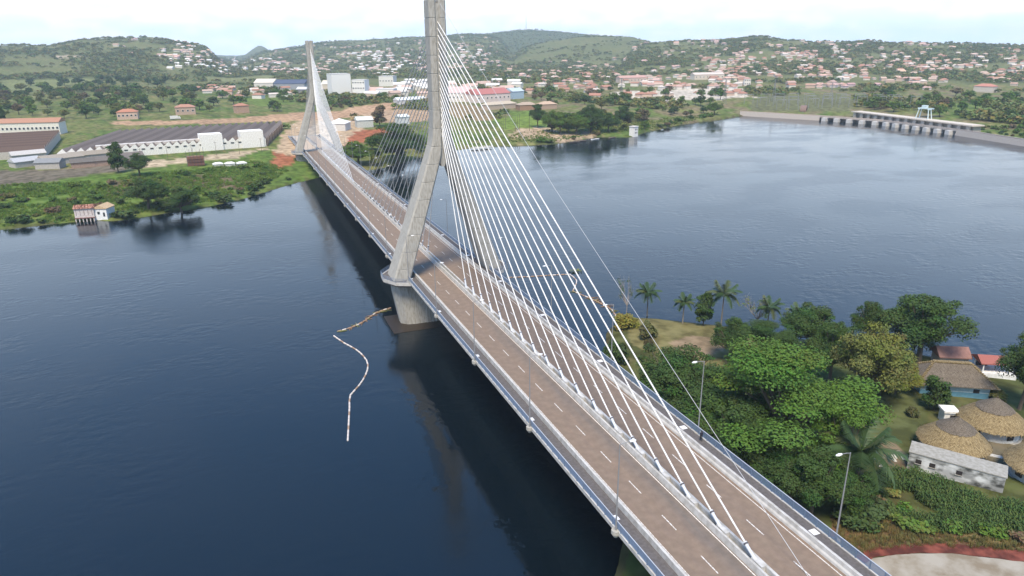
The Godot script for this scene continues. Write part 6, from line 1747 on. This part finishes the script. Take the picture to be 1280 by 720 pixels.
func build_compound() -> void:
	rng.seed = 61
	build_hut(60.6, 106.0, 5.6, "round thatched hut directly behind the long weathered white shed", -0.8)
	build_hut(74.6, 103.0, 5.7, "round thatched hut with white wall at the right of the small kiosk", -0.55)
	build_hut(67.5, 117.0, 5.8, "round thatched hut cut by the right edge of the picture", -0.9)
	# blue and white house under a hipped thatch roof
	var turn := -0.557
	var c := Vector3(81.9, 0, 90.2) + Vector3(0.53, 0, -0.85) * 3.6
	var o := thing("thatched_house", "long house with blue and white walls under a hipped thatch roof", "house", Vector3(c.x, land_y(c.x, c.z) - 0.1, c.z), turn)
	put(wall_mesh(13.0, 7.0, 1.3), "lower_wall", paint(Color(0.10, 0.24, 0.34)), o)
	var st := st_new()
	box(st, Vector3(0, 2.05, 0), Vector3(12.96, 1.5, 6.96))
	done(st, "upper_wall", paint(Color(0.42, 0.55, 0.60)), o)
	put(roof_mesh(13.0, 7.0, 3.4, "hip", 1.0), "thatch", mats.thatch_old, o, Transform3D(Basis.IDENTITY, Vector3(0, 2.78, 0)))
	st = st_new()
	for k in 30:
		var x := lerpf(-3.5, 3.5, k / 29.0)
		box(st, Vector3(x, 6.36 + rng.randf_range(-0.05, 0.06), rng.randf_range(-0.05, 0.05)), Vector3(0.34, 0.24, 0.9), Basis(Vector3.UP, rng.randf_range(-0.15, 0.15)))
	done(st, "ridge_thatch", mats.thatch, o)
	st = st_new()
	for s in [-1.0, 1.0]:
		for t in [-1.0, 1.0]:
			for k in 16:
				var p := Vector3(s * 3.5, 6.35, 0).lerp(Vector3(s * 7.5, 3.02, t * 4.5), k / 15.0)
				box(st, p, Vector3(0.5, 0.16, 0.5), Basis(Vector3.UP, 0.785) * Basis(Vector3.RIGHT, rng.randf_range(-0.2, 0.2)))
	done(st, "hip_thatch", mats.thatch, o)
	for x in [-4.5, -1.5, 4.0]:
		st = st_new()
		box(st, Vector3(x, 1.75, 3.5), Vector3(1.1, 0.8, 0.14))
		done(st, "window", mats.dark_wood_paint, o)
	# long weathered white shed with flat slab roof
	var s := thing("weathered_shed", "long narrow shed with stained white walls and flat slab roof", "shed", Vector3(54.6, land_y(54, 112) - 0.1, 111.2), -0.98)
	st = st_new()
	box(st, Vector3(0, 1.35, 0), Vector3(13.4, 3.5, 3.6))
	done(st, "wall", mats.stained, s)
	st = st_new()
	box(st, Vector3(0, 3.2, 0), Vector3(13.7, 0.18, 3.8), Basis(Vector3.RIGHT, 0.04))
	done(st, "roof_slab", paint(Color(0.34, 0.33, 0.30)), s)
	for x in [-5.2, -3.2, 0.6]:
		st = st_new()
		box(st, Vector3(x, 1.75, 1.8), Vector3(0.85, 0.75, 0.1))
		var wn := done(st, "window", mats.dark_wood_paint, s)
		st = st_new()
		box(st, Vector3(x, 1.32, 1.86), Vector3(1.05, 0.09, 0.16))
		done(st, "sill", mats.concrete, wn)
	var k := building("kiosk", "small white kiosk with flat roof between hut and blue walled house", "kiosk", "", 70.6, 97.4, land_y(70.6, 97.4), 2.3, 2.2, 2.3, -0.5, Color(0.74, 0.74, 0.72), Color(0.80, 0.79, 0.76), "flat")
	st = st_new()
	box(st, Vector3(0.3, 1.0, 1.1), Vector3(0.9, 1.7, 0.1))
	done(st, "door", mats.dark_wood_paint, k)
	# red roofed pavilion and brown roofed boathouse at the shore
	var p := thing("shore_pavilion", "white shore pavilion with red tile roof on posts at the water", "pavilion", Vector3(101.4, land_y(101.4, 84) - 0.1, 84.5), -0.55)
	st = st_new()
	box(st, Vector3(0, 0.5, 0), Vector3(7.4, 1.7, 5.0))
	done(st, "parapet", paint(Color(0.76, 0.77, 0.78)), p)
	put(roof_mesh(6.0, 4.6, 1.1, "gable", 0.3), "roof", mats.red_tile, p, Transform3D(Basis.IDENTITY, Vector3(-0.4, 3.3, -0.2)))
	for q in [[-3.0, -2.0], [2.4, -2.0], [-3.0, 2.0], [2.4, 2.0]]:
		st = st_new()
		box(st, Vector3(q[0], 2.3, q[1]), Vector3(0.25, 2.1, 0.25))
		done(st, "post", paint(Color(0.76, 0.77, 0.78)), p)
	st = st_new()
	box(st, Vector3(-1.6, 2.3, -1.9), Vector3(2.4, 2.0, 0.2))
	done(st, "back_wall", mats.dark_wood_paint, p)
	building("boathouse", "small boathouse with faded brown red roof behind the thatched house", "boathouse", "", 97.5, 77.0, land_y(97.5, 77.0), 6.0, 4.4, 2.4, -0.5, Color(0.42, 0.38, 0.36), Color(0.27, 0.15, 0.13), "gable", 0, 0, 1.7)
	build_boat(94.6, 66.5, -0.7, Color(0.66, 0.68, 0.70), "pale boat at the shore under the large shoreline tree", 7.0)
	build_boat(90.0, 61.2, -0.6, Color(0.55, 0.58, 0.62), "grey boat half hidden behind the shoreline tree trunks", 7.0)
	# paved slabs between the huts
	for i in 4:
		var x := 66.2 + i * 0.75
		var z := 109.0 + i * 0.85
		st = st_new()
		box(st, Vector3.ZERO, Vector3(1.5, 0.16, 0.9), Basis(Vector3.UP, -0.8))
		tag(done(st, "paving_slab", paint(Color(0.50, 0.49, 0.46)), self, false, Transform3D(Basis.IDENTITY, Vector3(x, land_y(x, z) + 0.05, z))), "pale paving slab in the path between the huts", "slab", "slabs between the huts")
	# blue tarpaulin and heaps beside the shed
	var t := thing("tarpaulin", "crumpled blue tarpaulin on the bare yard left of the shed", "tarpaulin", Vector3(47.4, land_y(47.4, 100.6), 100.6), 0.6)
	var g := []
	for j in 9:
		var row := []
		for i in 9: row.append(Vector3((i - 4) * 0.36, 0.08 + 0.9 * exp(-(pow(i - 4, 2.0) + pow(j - 4, 2.0)) * 0.11) + rng.randf_range(0, 0.16), (j - 4) * 0.36))
		g.append(row)
	st = st_new()
	for j in 8:
		for i in 8: quad(st, g[j][i], g[j][i + 1], g[j + 1][i + 1], g[j + 1][i], Vector3.UP)
	done(st, "sheet", paint(Color(0.16, 0.24, 0.36), 0.5), t)
	rng.seed = 19
	for i in 22:
		var x := 48.5 + rng.randf_range(-2.5, 3.5)
		var z := 104.0 + rng.randf_range(-3.5, 4.0)
		st = st_new()
		var rings := []
		var sz := rng.randf_range(0.25, 0.7)
		for q in [[-0.3, 0.6], [0.2, 1.0], [0.6, 0.7], [0.8, 0.2]]:
			var ring := []
			for e in 7: ring.append(Vector3(cos(TAU * e / 7.0) * q[1], q[0], sin(TAU * e / 7.0) * q[1]) * sz * rng.randf_range(0.8, 1.2))
			rings.append(ring)
		loft(st, rings)
		tag(done(st, "rubble_stone", paint([Color(0.30, 0.27, 0.23), Color(0.5, 0.48, 0.45), Color(0.10, 0.09, 0.08)][i % 3]), self, false, Transform3D(Basis.IDENTITY, Vector3(x, land_y(x, z), z))), "rubble stone on the bare yard left of the weathered shed", "stone", "rubble beside the shed")

func build_lorry(at: Vector3, turn: float, label: String, c: Color) -> void:
	var o := thing("lorry", label, "lorry", Vector3(at.x, land_y(at.x, at.z), at.z), turn)
	var st := st_new()
	box(st, Vector3(-1.2, 2.3, 0), Vector3(7.0, 2.7, 2.5))
	done(st, "box_body", paint(c, 0.6), o)
	st = st_new()
	loft(st, [[Vector3(2.5, 0.8, -1.2), Vector3(4.6, 0.8, -1.2), Vector3(4.6, 0.8, 1.2), Vector3(2.5, 0.8, 1.2)], [Vector3(2.5, 1.8, -1.2), Vector3(4.6, 1.8, -1.2), Vector3(4.6, 1.8, 1.2), Vector3(2.5, 1.8, 1.2)], [Vector3(2.5, 2.9, -1.15), Vector3(4.2, 2.9, -1.15), Vector3(4.2, 2.9, 1.15), Vector3(2.5, 2.9, 1.15)]])
	var cab := done(st, "cab", paint(c.lerp(Color(0.5, 0.5, 0.5), 0.3), 0.5), o)
	st = st_new()
	box(st, Vector3(4.44, 2.3, 0), Vector3(0.1, 0.8, 2.0), Basis(Vector3.BACK, 0.35))
	done(st, "windscreen", mats.glass, cab)
	st = st_new()
	box(st, Vector3(0, 0.75, 0), Vector3(9.2, 0.3, 1.2))
	done(st, "chassis", mats.dark_metal, o)
	for x in [3.5, -1.6, -3.2]:
		for s in [-1.0, 1.0]:
			st = st_new()
			tube(st, [Vector3(x, 0.5, s * 0.85), Vector3(x, 0.5, s * 1.22)], [0.5, 0.5], 12)
			done(st, "wheel", mats.dark_metal, o)

# ------------------------------------------------------------------ people
func build_person(where: Vector3, turn: float, label: String, shirt: Color, trousers: Color) -> void:
	var o := thing("person", label, "person", where, turn, "")
	# joints: from, to, radius at both ends, tone (0 skin, 1 shirt, 2 trousers, 3 shoe)
	var bones := [
		[Vector3(0.09, 0.08, 0.1), Vector3(0.1, 0.5, 0.06), 0.05, 0.06, 2], [Vector3(0.1, 0.5, 0.06), Vector3(0.09, 0.92, 0), 0.065, 0.09, 2], [Vector3(-0.09, 0.08, -0.16), Vector3(-0.1, 0.5, 0.0), 0.05, 0.06, 2], [Vector3(-0.1, 0.5, 0.0), Vector3(-0.09, 0.92, 0), 0.065, 0.09, 2],
		[Vector3(0.09, 0.05, 0.08), Vector3(0.1, 0.04, 0.24), 0.05, 0.04, 3], [Vector3(-0.09, 0.06, -0.18), Vector3(-0.1, 0.04, -0.03), 0.05, 0.04, 3],
		[Vector3(-0.06, 0.96, 0), Vector3(0.06, 0.96, 0), 0.115, 0.115, 2], [Vector3(0, 1.0, 0), Vector3(0, 1.3, 0), 0.125, 0.14, 1], [Vector3(-0.15, 1.4, 0), Vector3(0.15, 1.4, 0), 0.075, 0.075, 1],
		[Vector3(0.19, 1.4, 0), Vector3(0.23, 1.12, -0.06), 0.055, 0.045, 1], [Vector3(0.23, 1.12, -0.06), Vector3(0.22, 0.88, 0.06), 0.042, 0.034, 0], [Vector3(-0.19, 1.4, 0), Vector3(-0.23, 1.12, 0.02), 0.055, 0.045, 1], [Vector3(-0.23, 1.12, 0.02), Vector3(-0.22, 0.9, 0.16), 0.042, 0.034, 0],
		[Vector3(0, 1.42, 0), Vector3(0, 1.53, 0.01), 0.055, 0.055, 0], [Vector3(0, 1.6, 0.01), Vector3(0, 1.66, 0.01), 0.085, 0.092, 0], [Vector3(0, 1.6, 0.1), Vector3(0, 1.585, 0.112), 0.016, 0.016, 0]]
	for s in [-1.0, 1.0]:
		var hz := 0.06 if s > 0.0 else 0.16
		var hy := 0.85 if s > 0.0 else 0.87
		bones.append([Vector3(s * 0.22, hy, hz), Vector3(s * 0.22, hy - 0.06, hz + 0.01), 0.036, 0.034, 0])
		for f in 4: bones.append([Vector3(s * 0.22, hy - 0.06, hz - 0.02 + f * 0.017), Vector3(s * 0.215, hy - 0.13 - 0.012 * (2.0 - absf(f - 1.5)), hz + f * 0.015), 0.01, 0.008, 0])
		bones.append([Vector3(s * 0.21, hy - 0.01, hz + 0.035), Vector3(s * 0.2, hy - 0.07, hz + 0.06), 0.011, 0.009, 0])
	var cell := 0.024
	var lo := Vector3(-0.32, -0.03, -0.3)
	var dim := Vector3i(28, 76, 26)
	var field_v := PackedFloat32Array()
	field_v.resize(dim.x * dim.y * dim.z)
	field_v.fill(9.0)
	for b in bones:
		var a: Vector3 = b[0]
		var e: Vector3 = b[1]
		var rad := maxf(b[2], b[3]) + 0.09
		var mn := (a.min(e) - Vector3.ONE * rad - lo) / cell
		var mx := (a.max(e) + Vector3.ONE * rad - lo) / cell
		for k in range(maxi(0, int(mn.z)), mini(dim.z - 1, int(mx.z) + 1) + 1):
			for j in range(maxi(0, int(mn.y)), mini(dim.y - 1, int(mx.y) + 1) + 1):
				for i in range(maxi(0, int(mn.x)), mini(dim.x - 1, int(mx.x) + 1) + 1):
					var p := lo + Vector3(i, j, k) * cell
					var t := clampf((p - a).dot(e - a) / maxf(1e-6, (e - a).length_squared()), 0.0, 1.0)
					var d := p.distance_to(a.lerp(e, t)) - lerpf(b[2], b[3], t)
					var at := (k * dim.y + j) * dim.x + i
					var w := field_v[at]
					var h := maxf(0.03 - absf(w - d), 0.0) / 0.03
					field_v[at] = minf(w, d) - h * h * 0.0075
	var ids := {}
	var vs := []
	for k in dim.z - 1:
		for j in dim.y - 1:
			for i in dim.x - 1:
				var sum := Vector3.ZERO
				var n := 0
				var ins := 0
				var c := []
				for q in 8:
					var at := ((k + (q >> 2)) * dim.y + j + ((q >> 1) & 1)) * dim.x + i + (q & 1)
					c.append(field_v[at])
					if field_v[at] < 0.0: ins += 1
				if ins == 0 or ins == 8: continue
				for e in [[0, 1], [2, 3], [4, 5], [6, 7], [0, 2], [1, 3], [4, 6], [5, 7], [0, 4], [1, 5], [2, 6], [3, 7]]:
					if (c[e[0]] < 0.0) != (c[e[1]] < 0.0):
						var t: float = c[e[0]] / (c[e[0]] - c[e[1]])
						var pa := Vector3(e[0] & 1, (e[0] >> 1) & 1, e[0] >> 2)
						var pb := Vector3(e[1] & 1, (e[1] >> 1) & 1, e[1] >> 2)
						sum += pa.lerp(pb, t)
						n += 1
				ids[Vector3i(i, j, k)] = vs.size()
				vs.append(lo + (Vector3(i, j, k) + sum / n) * cell)
	var st := st_new()
	st.set_smooth_group(0)
	var tone := func(p: Vector3) -> Color:
		var best := 9.0
		var what := 0
		for b in bones:
			var t := clampf((p - b[0]).dot(b[1] - b[0]) / maxf(1e-6, (b[1] - b[0]).length_squared()), 0.0, 1.0)
			var d: float = p.distance_to((b[0] as Vector3).lerp(b[1], t)) - lerpf(b[2], b[3], t)
			if d < best:
				best = d
				what = b[4]
		if p.y > 1.62 and (p.z < 0.06 or p.y > 1.7): return Color(0.012, 0.01, 0.009)
		return [Color(0.09, 0.05, 0.032), shirt, trousers, Color(0.02, 0.02, 0.02)][what]
	for cell_at in ids:
		var i: int = cell_at.x
		var j: int = cell_at.y
		var k: int = cell_at.z
		var here := field_v[(k * dim.y + j) * dim.x + i]
		for ax in 3:
			var nx := Vector3i(i, j, k)
			nx[ax] += 1
			var there := field_v[(nx.z * dim.y + nx.y) * dim.x + nx.x]
			if (here < 0.0) == (there < 0.0): continue
			var u := Vector3i.ZERO
			u[(ax + 1) % 3] = 1
			var w := Vector3i.ZERO
			w[(ax + 2) % 3] = 1
			var at := Vector3i(i, j, k)
			if not (ids.has(at - u) and ids.has(at - w) and ids.has(at - u - w)): continue
			var q := [vs[ids[at]], vs[ids[at - u]], vs[ids[at - u - w]], vs[ids[at - w]]]
			var out := Vector3.ZERO
			out[ax] = 1.0 if here < 0.0 else -1.0
			for t3 in [[0, 1, 2], [0, 2, 3]]:
				var a: Vector3 = q[t3[0]]
				var b: Vector3 = q[t3[1]]
				var c: Vector3 = q[t3[2]]
				var order := [a, c, b] if (b - a).cross(c - a).dot(out) > 0.0 else [a, b, c]
				for p in order:
					st.set_color(tone.call(p))
					st.add_vertex(p)
	done(st, "body", mats.skin, o, true)

# ------------------------------------------------------------------ materials
func make_materials() -> void:
	var w := Color(1, 1, 1)
	mats.grain = noise_tex(0.02, [Color(0.88, 0.875, 0.86), w], [0.25, 0.75], 512, 7, 3)
	var conc := noise_tex(0.012, [Color(0.84, 0.83, 0.81), Color(0.94, 0.935, 0.93), w], [0.2, 0.5, 0.8], 1024, 7, 5)
	mats.concrete = mat(Color(0.40, 0.39, 0.36), 0.85, conc, 0.07)
	mats.concrete.uv1_scale = Vector3(0.16, 0.035, 0.16)
	mats.concrete_dark = mat(Color(0.30, 0.29, 0.27), 0.85, conc, 0.09)
	mats.concrete_light = mat(Color(0.52, 0.51, 0.49), 0.8, conc, 0.05)
	mats.wet_concrete = mat(Color(0.035, 0.026, 0.019), 0.4, conc, 0.1)
	mats.dusty = mat(Color(0.52, 0.43, 0.34), 0.9, conc, 0.08)
	mats.walkway = mat(Color(0.125, 0.115, 0.115), 0.85, mats.grain, 0.15)
	mats.road = mat(w, 0.82, noise_tex(0.02, [Color(0.92, 0.92, 0.92), w], [0.2, 0.8], 512, 8, 15), 0.06)
	mats.road.vertex_color_use_as_albedo = true
	mats.line_paint = mat(Color(0.70, 0.685, 0.655), 0.7, noise_tex(0.04, [Color(0.80, 0.76, 0.72), w], [0.3, 0.6], 256, 5, 8), 0.3)
	mats.rail_steel = mat(Color(0.42, 0.45, 0.50), 0.45)
	mats.rail_blue = mat(Color(0.16, 0.21, 0.29), 0.5)
	mats.white_metal = mat(Color(0.72, 0.73, 0.74), 0.5)
	mats.dark_metal = mat(Color(0.07, 0.07, 0.08), 0.5)
	mats.galvanised = mat(Color(0.22, 0.225, 0.235), 0.5)
	mats.stay = mat(Color(0.74, 0.74, 0.74), 0.5, mats.grain, 0.05)
	mats.sleeve = mat(Color(0.52, 0.55, 0.60), 0.5)
	mats.rope = mat(Color(0.45, 0.46, 0.48), 0.5)
	mats.rope_brown = mat(Color(0.24, 0.15, 0.09), 0.9)
	mats.bark = mat(Color(0.10, 0.08, 0.06), 0.9)
	mats.pale_bark = mat(Color(0.30, 0.27, 0.25), 0.9)
	mats.palm_bark = mat(Color(0.20, 0.18, 0.155), 0.9)
	mats.palm_leaf = mat(Color(0.04, 0.075, 0.025), 0.5)
	mats.palm_leaf.backlight = Color(0.3, 0.35, 0.12)
	mats.palm_leaf_2 = mat(Color(0.065, 0.085, 0.03), 0.5)
	mats.palm_leaf_2.backlight = Color(0.3, 0.3, 0.12)
	mats.glass = mat(Color(0.03, 0.035, 0.04), 0.12, null, 1.0, 0.5)
	mats.rust = mat(Color(0.42, 0.26, 0.2), 0.8, noise_tex(0.02, [Color(0.35, 0.3, 0.28), Color(0.8, 0.6, 0.5), w], [0.3, 0.5, 0.7], 256, 5, 44), 0.2)
	mats.red_tile = mat(Color(0.34, 0.12, 0.10), 0.8, mats.grain, 0.5)
	mats.wood_dark = mat(Color(0.11, 0.085, 0.065), 0.9)
	mats.dark_wood_paint = mat(Color(0.035, 0.03, 0.03), 0.6)
	mats.whitewash = mat(Color(0.62, 0.64, 0.64), 0.85, conc, 0.2)
	mats.stained = mat(Color(0.62, 0.64, 0.65), 0.9, noise_tex(0.006, [Color(0.30, 0.30, 0.29), Color(0.68, 0.68, 0.67), w], [0.25, 0.42, 0.62], 512, 8, 23), 0.10)
	mats.crane = mat(Color(0.55, 0.66, 0.68), 0.6)
	mats.float_white = mat(Color(0.62, 0.56, 0.52), 0.6)
	mats.float_orange = mat(Color(0.34, 0.23, 0.16), 0.7)
	mats.drift = mat(Color(0.22, 0.14, 0.085), 0.95)
	mats.weed = mat(Color(0.16, 0.17, 0.06), 0.9)
	mats.far_house = mat(w, 0.85)
	mats.far_house.vertex_color_use_as_albedo = true
	mats.skin = mat(w, 0.75)
	mats.skin.vertex_color_use_as_albedo = true
	var straw := noise_tex(0.03, [Color(0.50, 0.46, 0.42), Color(0.82, 0.79, 0.75), w], [0.3, 0.5, 0.7], 512, 7, 71)
	mats.thatch = mat(Color(0.35, 0.28, 0.155), 0.95, straw, 0.25)
	mats.thatch.uv1_scale = Vector3(0.35, 0.08, 0.35)
	mats.thatch_old = mat(Color(0.205, 0.18, 0.15), 0.95, straw, 0.25)
	mats.thatch_old.uv1_scale = Vector3(0.35, 0.08, 0.35)
	mats.land = mat(w, 0.95, noise_tex(0.006, [Color(0.74, 0.74, 0.72), Color(0.90, 0.90, 0.88), w], [0.25, 0.5, 0.75], 1024, 9, 9), 0.023, 0.15)
	mats.road_dust = mat(Color(0.34, 0.31, 0.26), 0.95, noise_tex(0.006, [Color(0.80, 0.76, 0.70), Color(0.93, 0.92, 0.90), w], [0.25, 0.5, 0.75], 512, 8, 90), 0.05)
	mats.red_earth = mat(Color(0.21, 0.06, 0.04), 0.95, noise_tex(0.008, [Color(0.62, 0.6, 0.6), w], [0.25, 0.75], 512, 8, 91), 0.08)
	mats.land.vertex_color_use_as_albedo = true
	# water: dark body colour, mirror like surface, ripples stronger where the wind touches it
	var wt := mat(Color(0.0018, 0.0055, 0.0095), 1.0)
	wt.metallic_specular = 0.46
	wt.uv1_triplanar = true
	wt.uv1_world_triplanar = true
	wt.uv1_scale = Vector3(0.0028, 0.0028, 0.0050)
	wt.roughness_texture = noise_tex(0.004, [Color(0.07, 0.07, 0.07), Color(0.11, 0.11, 0.11), Color(0.18, 0.18, 0.18)], [0.35, 0.5, 0.68], 1024, 4, 55)
	wt.roughness_texture_channel = BaseMaterial3D.TEXTURE_CHANNEL_GREEN
	wt.normal_enabled = true
	wt.normal_texture = ripple_map()
	wt.normal_scale = 0.09
	mats.water = wt

# ripples whose strength changes from calm slicks to wind ruffled lanes
func ripple_map() -> ImageTexture:
	var size := 2048
	var f := FastNoiseLite.new()
	f.seed = 56
	f.noise_type = FastNoiseLite.TYPE_SIMPLEX_SMOOTH
	f.frequency = 0.032
	f.fractal_octaves = 6
	f.fractal_gain = 0.6
	var fine := f.get_seamless_image(size, size).get_data()
	var g := FastNoiseLite.new()
	g.seed = 57
	g.frequency = 0.006
	g.fractal_octaves = 4
	g.domain_warp_enabled = true
	g.domain_warp_amplitude = 90.0
	g.domain_warp_frequency = 0.004
	var slick := g.get_seamless_image(size, size).get_data()
	for i in fine.size():
		var m := clampf((slick[i] - 100.0) / 60.0, 0.15, 1.0)
		fine[i] = int(127.0 + (fine[i] - 127.0) * m)
	var img := Image.create_from_data(size, size, false, Image.FORMAT_L8, fine)
	img.convert(Image.FORMAT_RGBA8)
	img.bump_map_to_normal_map(6.0)
	return ImageTexture.create_from_image(img)

func build_sky() -> Sky:
	# pale blue tropical sky with thin bright cloud sheets, the same all round
	var wd := 1024
	var ht := 512
	var img := Image.create(wd, ht, false, Image.FORMAT_RGBF)
	var n := FastNoiseLite.new()
	n.seed = 21
	n.frequency = 1.1
	n.fractal_octaves = 6
	n.fractal_gain = 0.55
	for j in ht:
		var el := PI / 2.0 - PI * (j + 0.5) / ht
		var y := sin(el)
		for i in wd:
			var az := TAU * (i + 0.5) / wd
			var q := maxf(y, 0.0)
			var c := Color(0.055, 0.25, 0.66).lerp(Color(0.62, 0.83, 1.06), pow(1.0 - q, 2.2))
			c = c.lerp(Color(1.02, 1.12, 1.2), 0.62 * (1.0 - smoothstep(0.08, 0.42, q)))   # thin bright cirrus low all round
			if y > 0.0:
				var s := 1.0 / (q + 0.05)
				var f := n.get_noise_3d(cos(az) * cos(el) * s, 3.0, sin(az) * cos(el) * s)
				var cl := smoothstep(-0.2, 0.28, f) * lerpf(0.9, 0.04, smoothstep(0.03, 0.2, q))
				c = c.lerp(Color(1.1, 1.1, 1.1), cl)
			img.set_pixel(i, j, c)
	var sky := Sky.new()
	var pm := PanoramaSkyMaterial.new()
	pm.panorama = ImageTexture.create_from_image(img)
	sky.sky_material = pm
	return sky

func _ready() -> void:
	# camera
	var cam := Camera3D.new()
	cam.name = "camera"
	cam.position = Vector3(-48.99, 71.11, 177.28)
	cam.rotation_degrees = Vector3(-19.057, -21.133, -0.53)
	cam.fov = 44.78
	cam.near = 0.5
	cam.far = 20000.0
	cam.current = true
	add_child(cam)
	# sky, haze, exposure
	var we := WorldEnvironment.new()
	we.name = "environment"
	var env := Environment.new()
	env.background_mode = Environment.BG_SKY
	env.sky = build_sky()
	env.background_energy_multiplier = 1.2
	env.tonemap_mode = Environment.TONE_MAPPER_LINEAR
	env.tonemap_exposure = 1.26
	env.fog_enabled = true
	env.fog_density = 0.00012
	env.fog_light_color = Color(0.86, 0.94, 1.0)
	env.sdfgi_enabled = true
	env.ssao_enabled = true
	env.ssil_enabled = true
	we.environment = env
	add_child(we)
	var sun := DirectionalLight3D.new()
	sun.name = "sun"
	sun.rotation_degrees = Vector3(-58.0, -30.0, 0.0)
	sun.light_energy = 1.55
	sun.light_color = Color(1.0, 0.94, 0.84)
	sun.light_angular_distance = 20.0
	sun.shadow_enabled = true
	add_child(sun)
	wobble.seed = 2
	wobble.frequency = 0.02
	wobble.fractal_octaves = 3
	density.seed = 9
	density.frequency = 0.0035
	density.fractal_octaves = 4
	patch.seed = 8
	patch.frequency = 0.012
	patch.fractal_octaves = 4
	make_materials()
	var t0 := Time.get_ticks_msec()
	build_land()
	build_water()
	print("land ", Time.get_ticks_msec() - t0)
	build_bridge()
	build_lamps()
	print("bridge ", Time.get_ticks_msec() - t0)
	build_factory()
	build_towns()
	build_riverside_house()
	build_dam()
	build_masts()
	build_compound()
	build_lorry(Vector3(-101.0, 0, -585.0), 0.1, "white box lorry parked on the earth road behind the factory", Color(0.70, 0.71, 0.70))
	build_lorry(Vector3(58.0, 0, -505.0), 0.6, "ochre tipper lorry on the earth yard by the far pylon", Color(0.45, 0.33, 0.16))
	print("buildings ", Time.get_ticks_msec() - t0)
	build_plants()
	print("plants ", Time.get_ticks_msec() - t0)
	build_booms()
	build_person(Vector3(10.6, deck_y(101.6) + 0.12, 101.6), 2.9, "person in dark clothes walking on the right walkway", Color(0.02, 0.022, 0.035), Color(0.015, 0.016, 0.022))
	build_person(Vector3(-9.9, deck_y(-216.0) + 0.12, -216.0), 0.2, "distant person standing on the left walkway near the far pylon", Color(0.03, 0.02, 0.02), Color(0.015, 0.015, 0.02))
	for g in ["row trees", "gantries of the switchyard", "mill trees", "mill shrubs", "shore shrubs", "riverbank trees", "dam shrubs", "slope shrubs", "dam trees", "shore trees", "town trees", "roadside trees", "waterside shrubs", "timber poles on the sandy shore", "utility poles before the factory", "slabs between the huts", "rubble beside the shed", "red roofed cottages", "industrial sheds"]: count_from_left(g)
	print("all ", Time.get_ticks_msec() - t0)
